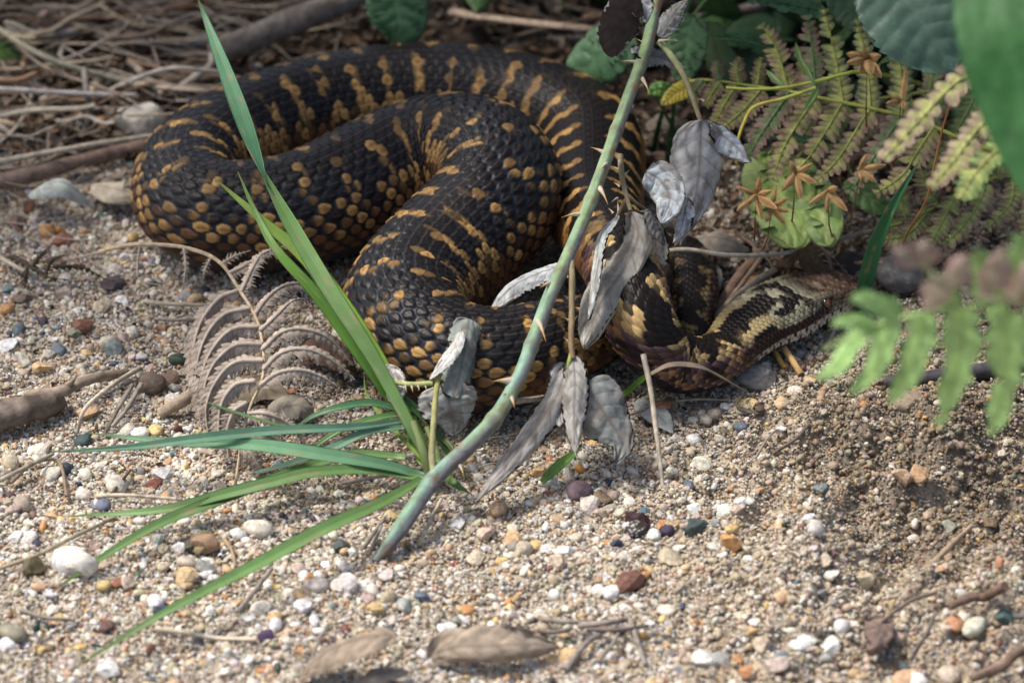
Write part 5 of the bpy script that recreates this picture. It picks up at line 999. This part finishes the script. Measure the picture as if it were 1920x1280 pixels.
crumbs(2200, 1280, 2050, 330, 600, LC, .1, .5, .3, 3)
crumbs(500, -50, 1300, 300, 900, LC, .1, .3, .18, 4)
crumbs(350, -50, 1950, 850, 1280, LC, .08, .3, .15, 5)
lit = mb.build('leaf_litter', M_DRY, None); tag(lit, 'crumbled dead leaves, fibres and humus on the dark soil', 'leaf litter', kind='stuff')

# ------------------------------------------------------------------ fallen leaves on the ground
def fallen(label, pts, width, ref, col, roll, **kw):
    P3 = [(a, b, gz_(a, b, c)) for a, b, c in pts]; P = px(P3, 56); root = G(pts[0][0], pts[0][1], gz_(*pts[0][:2]))
    kw.setdefault('vcol', np.asarray(col)*.55); kw.setdefault('back', np.asarray(col)*.45)
    m_ = leaf_geo(P, width/66.2*.5, ref, roll=roll, col=col, **kw); o = m_.build('fallen_leaf', M_DRY, None, org=root); return tag(o, label, 'dead leaf')
fallen('pale silvery curled leaf like a shell at the left, beside the beige one', [(58,362,.5),(85,345,1.1),(125,345,1.3),(178,388,.5)], 74, face(0, .8), (.50,.53,.48), (1.5,1.6), seed=51, vein=5, serr=.05, vcol=(.25,.24,.20))
fallen('flat beige crumpled leaf against the left edge of the coils', [(170,352,.4),(195,350,.7),(230,358,.8),(262,366,.5)], 80, face(0, .8), (.50,.43,.33), (.5,.6), seed=52, vein=6, serr=.1, wob=.2)
fallen('tan ribbed leaf curled over a dark hollow at the bottom, left of the folded one', [(742,1190,1.5),(700,1193,1.5),(640,1208,1.2),(590,1238,.7),(560,1274,.2)], 92, face(.1, .75), (.31,.25,.19), (.5,1.9), seed=53, vein=6, serr=.06, vd=.05, wob=.16)
fallen('folded tan dead leaf like a pasty in the bottom centre', [(806,1232,.3),(850,1212,.8),(920,1210,1.0),(980,1208,.9),(1048,1212,.4)], 100, face(0, .45), (.34,.275,.21), (.7,2.2), seed=54, vein=6, serr=.08, vd=.04, wob=.2, tipp=1.4)
fallen('thin brown leaf sliver at the bottom edge under the ribbed leaf', [(668,1290,.3),(700,1266,.6),(735,1258,.6),(768,1258,.4)], 44, face(0, .7), (.33,.28,.22), (.8,.8), seed=55, vein=5)
fallen('dull reddish brown dead leaf behind the withered fern and green blades', [(560,670,.3),(600,650,.8),(640,672,.9),(668,705,.4)], 84, face(0, .6), (.16,.10,.075), (.7,.7), seed=56, vein=5, serr=.05, wob=.2)
fallen('grey-beige crumpled leaf under the fern foot with dark veins', [(500,790,.3),(530,765,.7),(565,762,.7),(590,785,.3)], 76, face(0, .6), (.36,.32,.26), (.6,.6), seed=57, vein=6, serr=.12)
fallen('large tan leaf lying under the fern ribs', [(400,740,.2),(440,730,.4),(490,725,.4),(540,745,.3)], 90, face(0, .8), (.36,.29,.21), (.4,.4), seed=58, vein=6)
fallen('beige leaf with straight ribs behind the tail loop', [(1290,452,.8),(1330,445,1.2),(1370,452,1.2),(1405,470,.7)], 66, face(0, .6), (.38,.33,.27), (.9,.9), seed=59, vein=8, serr=.04)
fallen('orange-brown curled leaf scrap behind the neck and straws', [(1385,540,.3),(1410,528,.6),(1435,525,.6),(1462,535,.3)], 36, face(0, .6), (.36,.21,.11), (.6,.6), seed=60, vein=5)
fallen('upright brown folded leaf just behind the snake crown', [(1455,520,.4),(1470,500,.9),(1485,485,1.2),(1498,470,1.3)], 40, face(.3, .1), (.25,.145,.085), (.8,.8), seed=61, vein=5)
fallen('brown papery leaf hanging behind the snake forehead', [(1500,455,1.8),(1515,475,1.4),(1525,495,1.0),(1560,510,.6)], 50, face(.1, .2), (.19,.125,.07), (.6,.6), seed=62, vein=5)
fallen('cream leaf flake between tail loop and straws', [(1320,495,.4),(1335,505,.5),(1345,520,.5),(1350,540,.3)], 34, face(0, .6), (.50,.45,.38), (.3,.3), seed=63, vein=4, wob=.2)
fallen('crumpled purplish brown leaf at the lower right of the sand', [(1625,1165,.3),(1650,1172,.8),(1640,1200,.9),(1622,1222,.3)], 66, face(0, .6), (.20,.145,.125), (.8,.8), seed=64, vein=5, wob=.25)
fallen('pale grey dead leaf piece half buried in sand below the neck', [(1195,750,.4),(1220,765,.5),(1245,790,.4),(1262,812,.1)], 60, face(0, .8), (.34,.35,.33), (.4,.4), seed=65, vein=5)
fallen('reddish wood-brown leaf curl beneath the neck, near the upright straw', [(1205,775,.2),(1225,765,.5),(1245,755,.6),(1258,745,.4)], 36, face(0, .6), (.30,.165,.10), (.8,.8), seed=66, vein=4)
for i, (p, q, c, lab) in enumerate([(560, 15, (.10,.075,.055), 'brown rolled leaf by the thick grey branch'), (350, 8, (.17,.095,.06), 'rust-brown leaf at the very top left of the grass tip'), (250, 40, (.12,.09,.07), 'dark brown leaf lying in the straw left of the grass tip'), (30, 120, (.15,.115,.09), 'dull brown leaf near the left edge litter'),
      (960, 95, (.06,.045,.035), 'blackish brown leaf on soil behind the highest coil'), (880, 70, (.07,.05,.04), 'dark dead leaf left under the split reed'), (1250, 230, (.28,.24,.19), 'pale dead leaf in the gap behind the cane'), (1230, 300, (.11,.08,.06), 'dark dead leaf in the shade behind the neck')]):
    fallen(lab, [(p-40, q+8, .4), (p-10, q-6, .9), (p+20, q-4, .9), (p+50, q+10, .4)], 60, face(0, .6), c, (.9, .9), seed=70+i, vein=5, wob=.2)
g = gleaf('bramble_leaf', 'dim green leaf at the far left edge of the litter', 'leaf', [(-60,80,1.6),(-20,90,1.6),(20,98,1.4),(42,105,1.1)], 60, face(0, .6), (.06,.12,.02), (.1,.16,.04), seed=79, vein=5, serr=.05)

# ------------------------------------------------------------------ bigger stones
def bigstone(label, p, q, wpx, hpx, col, seed, ang=False, spk=None, sink=.3, rz=0.):
    v, f = ico(4); r = np.random.default_rng(seed)
    for _ in range(9 if ang else 5):
        n_ = unit(r.normal(size=3)); d = r.uniform(.55, .85) if ang else r.uniform(.75, .95); k = v@n_; v = v-n_*(np.maximum(k-d, 0)*.9)[:, None]
    v = v*(1+.12*(fbm(v[:, 0]*2+seed, v[:, 1]*2+v[:, 2], seed)-.5)+.05*(fbm(v[:, 0]*9, v[:, 1]*9+v[:, 2]*7, seed+2)-.5))[:, None]
    c = np.asarray(col)*(.8+.4*fbm(v[:, 0]*5, v[:, 1]*5+v[:, 2]*4, seed+3))[:, None]
    if spk is not None: c = mixc(c, spk, sstep(.58, .68, fbm(v[:, 0]*8, v[:, 1]*8+v[:, 2]*6, seed+9)))
    a, b = wpx/66.2/2, hpx/66.2/2; cz, sz = math.cos(rz), math.sin(rz)
    s = v*A(a, a*.8, b*1.05); s = np.stack([s[:, 0]*cz-s[:, 2]*sz, s[:, 1], s[:, 0]*sz+s[:, 2]*cz], 1)
    w = G(p, q+hpx*.35); o = MB().add(s+A(w[0], w[1], float(H(w[0], w[1]))+b*(1-sink)), f, c).build('stone', M_STONEA, None, org=A(w[0], w[1], 0)); return tag(o, label, 'stone')
bigstone('large cream wedge-shaped stone left of the coils', 265, 218, 112, 100, (.46,.42,.35), 1, True, (.33,.31,.27), rz=.25)
bigstone('blue-white pointed stone behind the highest coil', 940, 105, 70, 44, (.36,.42,.48), 2, True)
bigstone('pale stone with pinkish end next to the blue-white one', 985, 118, 44, 40, (.34,.30,.26), 3)
bigstone('blue-grey flint at the upper left edge', 12, 140, 76, 40, (.17,.20,.25), 4, True, rz=-.4)
bigstone('white crusted stone on the litter by the thick branch', 372, 78, 60, 46, (.52,.54,.56), 5, True)
bigstone('pale blue-white flint behind the coil at the grass blade', 440, 145, 66, 40, (.46,.50,.56), 6, True)
bigstone('small cream pebble-like stone right of the pale flint', 480, 125, 34, 28, (.50,.46,.38), 7)
bigstone('pitted white lump of flint in the lower left gravel', 150, 1058, 66, 50, (.70,.66,.58), 8, True, (.48,.42,.34))
bigstone('pitted grey lump of sandstone touching the snake throat', 1415, 700, 82, 46, (.24,.22,.20), 9, True, (.14,.13,.12))
bigstone('banded brown flint flake in the lower left gravel', 385, 1015, 56, 40, (.24,.17,.12), 10, True, (.40,.20,.07))
bigstone('black and white broken flint right of centre', 1190, 985, 50, 34, (.05,.04,.03), 11, True, (.62,.62,.60))
bigstone('crumbly brown clod left of the withered fern', 285, 708, 60, 46, (.12,.09,.07), 12, False, (.18,.14,.11))
bigstone('crumbly tan clod beside the hollow in the sand', 1700, 800, 70, 44, (.30,.235,.165), 13, False, (.20,.155,.11))
bigstone('dark rock in the shade behind the green grass stalk', 1690, 520, 110, 80, (.10,.095,.09), 14, True, (.16,.15,.14))
bigstone('second dim rock in the shade under the olive fern', 1600, 480, 80, 56, (.08,.075,.07), 15, True)

# ------------------------------------------------------------------ bushes the ferns and leaves come from, rising behind and to the right; high unseen ones added for shade
rg = np.random.default_rng(11)
def bush(label, n, xr, yr, zr, size, cols, seed, canes, root=None):
    b = thing('bramble_bush', label, 'bush', ((xr[0]+xr[1])/2, (yr[0]+yr[1])/2, 0)); r = np.random.default_rng(seed)
    for c in range(canes):
        x0, y0 = r.uniform(*xr), r.uniform(*yr); n_ = 20; x1, y1 = r.uniform(*xr), r.uniform(*yr); t = np.linspace(0, 1, n_)
        P = np.stack([x0+(x1-x0)*t, y0+(y1-y0)*t, zr[1]*np.sin(t*2.6)*r.uniform(.6, 1)], 1)
        if root: P = np.stack([x0+(x1-x0)*t, r.uniform(*root)+(y1-root[0])*t**1.4, zr[1]*1.05*np.sin(np.minimum(t*2.1, 1.75))], 1)
        mb = MB(); tube(mb, P, .16*(1-.5*t), A(.09, .10, .05), 7, .1); mb.build('cane', M_STEM, b)
    geo = []
    for k in range(5):
        n_ = 14; t = np.linspace(0, 1, n_); P = np.stack([t*0, t*1.0, -.16*t*t*(1+k*.3)], 1)
        g_ = leaf_geo(P, .36, A(0, 0, 1), roll=(.3+.1*k, .4), nv=11, nteeth=9, serr=.14, vein=5, col=cols[k % len(cols)], vcol=np.asarray(cols[k % len(cols)])*1.4, seed=seed+k, vd=.012, tipp=1.5, basep=.4)
        geo.append(g_.mesh('leaf', M_LEAF))
    for k in range(n):
        o = bpy.data.objects.new('leaf', geo[k % 5]); C.objects.link(o); o.parent = b
        o.location = Vector((A(r.uniform(*xr), r.uniform(*yr), r.uniform(*zr))-np.array(b['_o']))*K); s = size*r.uniform(.6, 1.2); o.scale = (s, s, s)
        o.rotation_euler = (r.normal(-.5, .5), r.normal(0, .5), r.uniform(0, 6.28))
    return b
DG = [(.045, .10, .035), (.06, .13, .04), (.035, .08, .035), (.08, .15, .05), (.05, .085, .03)]
bush('low dark bramble thicket filling the shade behind the mauve and olive ferns', 150, (5.5, 20), (11.5, 21), (.6, 4.2), 2.6, DG, 21, 7)
bush('dark bramble thicket behind the split reed at top centre', 60, (-1.5, 7.5), (17, 25), (1.2, 5.5), 2.6, DG, 22, 4)
bush('tall bramble bush beyond the top right of the view, shading the ferns', 150, (-2, 26), (24, 42), (4, 30), 4.6, DG, 23, 9)
bush('unseen bramble foliage added high beyond the top of the view to shade coils and litter', 230, (-30, 12), (5, 25), (18, 31), 4.4, DG, 24, 8, (34, 40))  # unseen leaf canopy, added to darken the rear coils and litter
bush('unseen bramble sprays added high beyond the right of the view to shade the ferns', 110, (3, 22), (3, 20), (21, 33), 4.2, DG, 25, 6, (34, 40))  # unseen sprays, added to shade the right-hand ferns and hollow
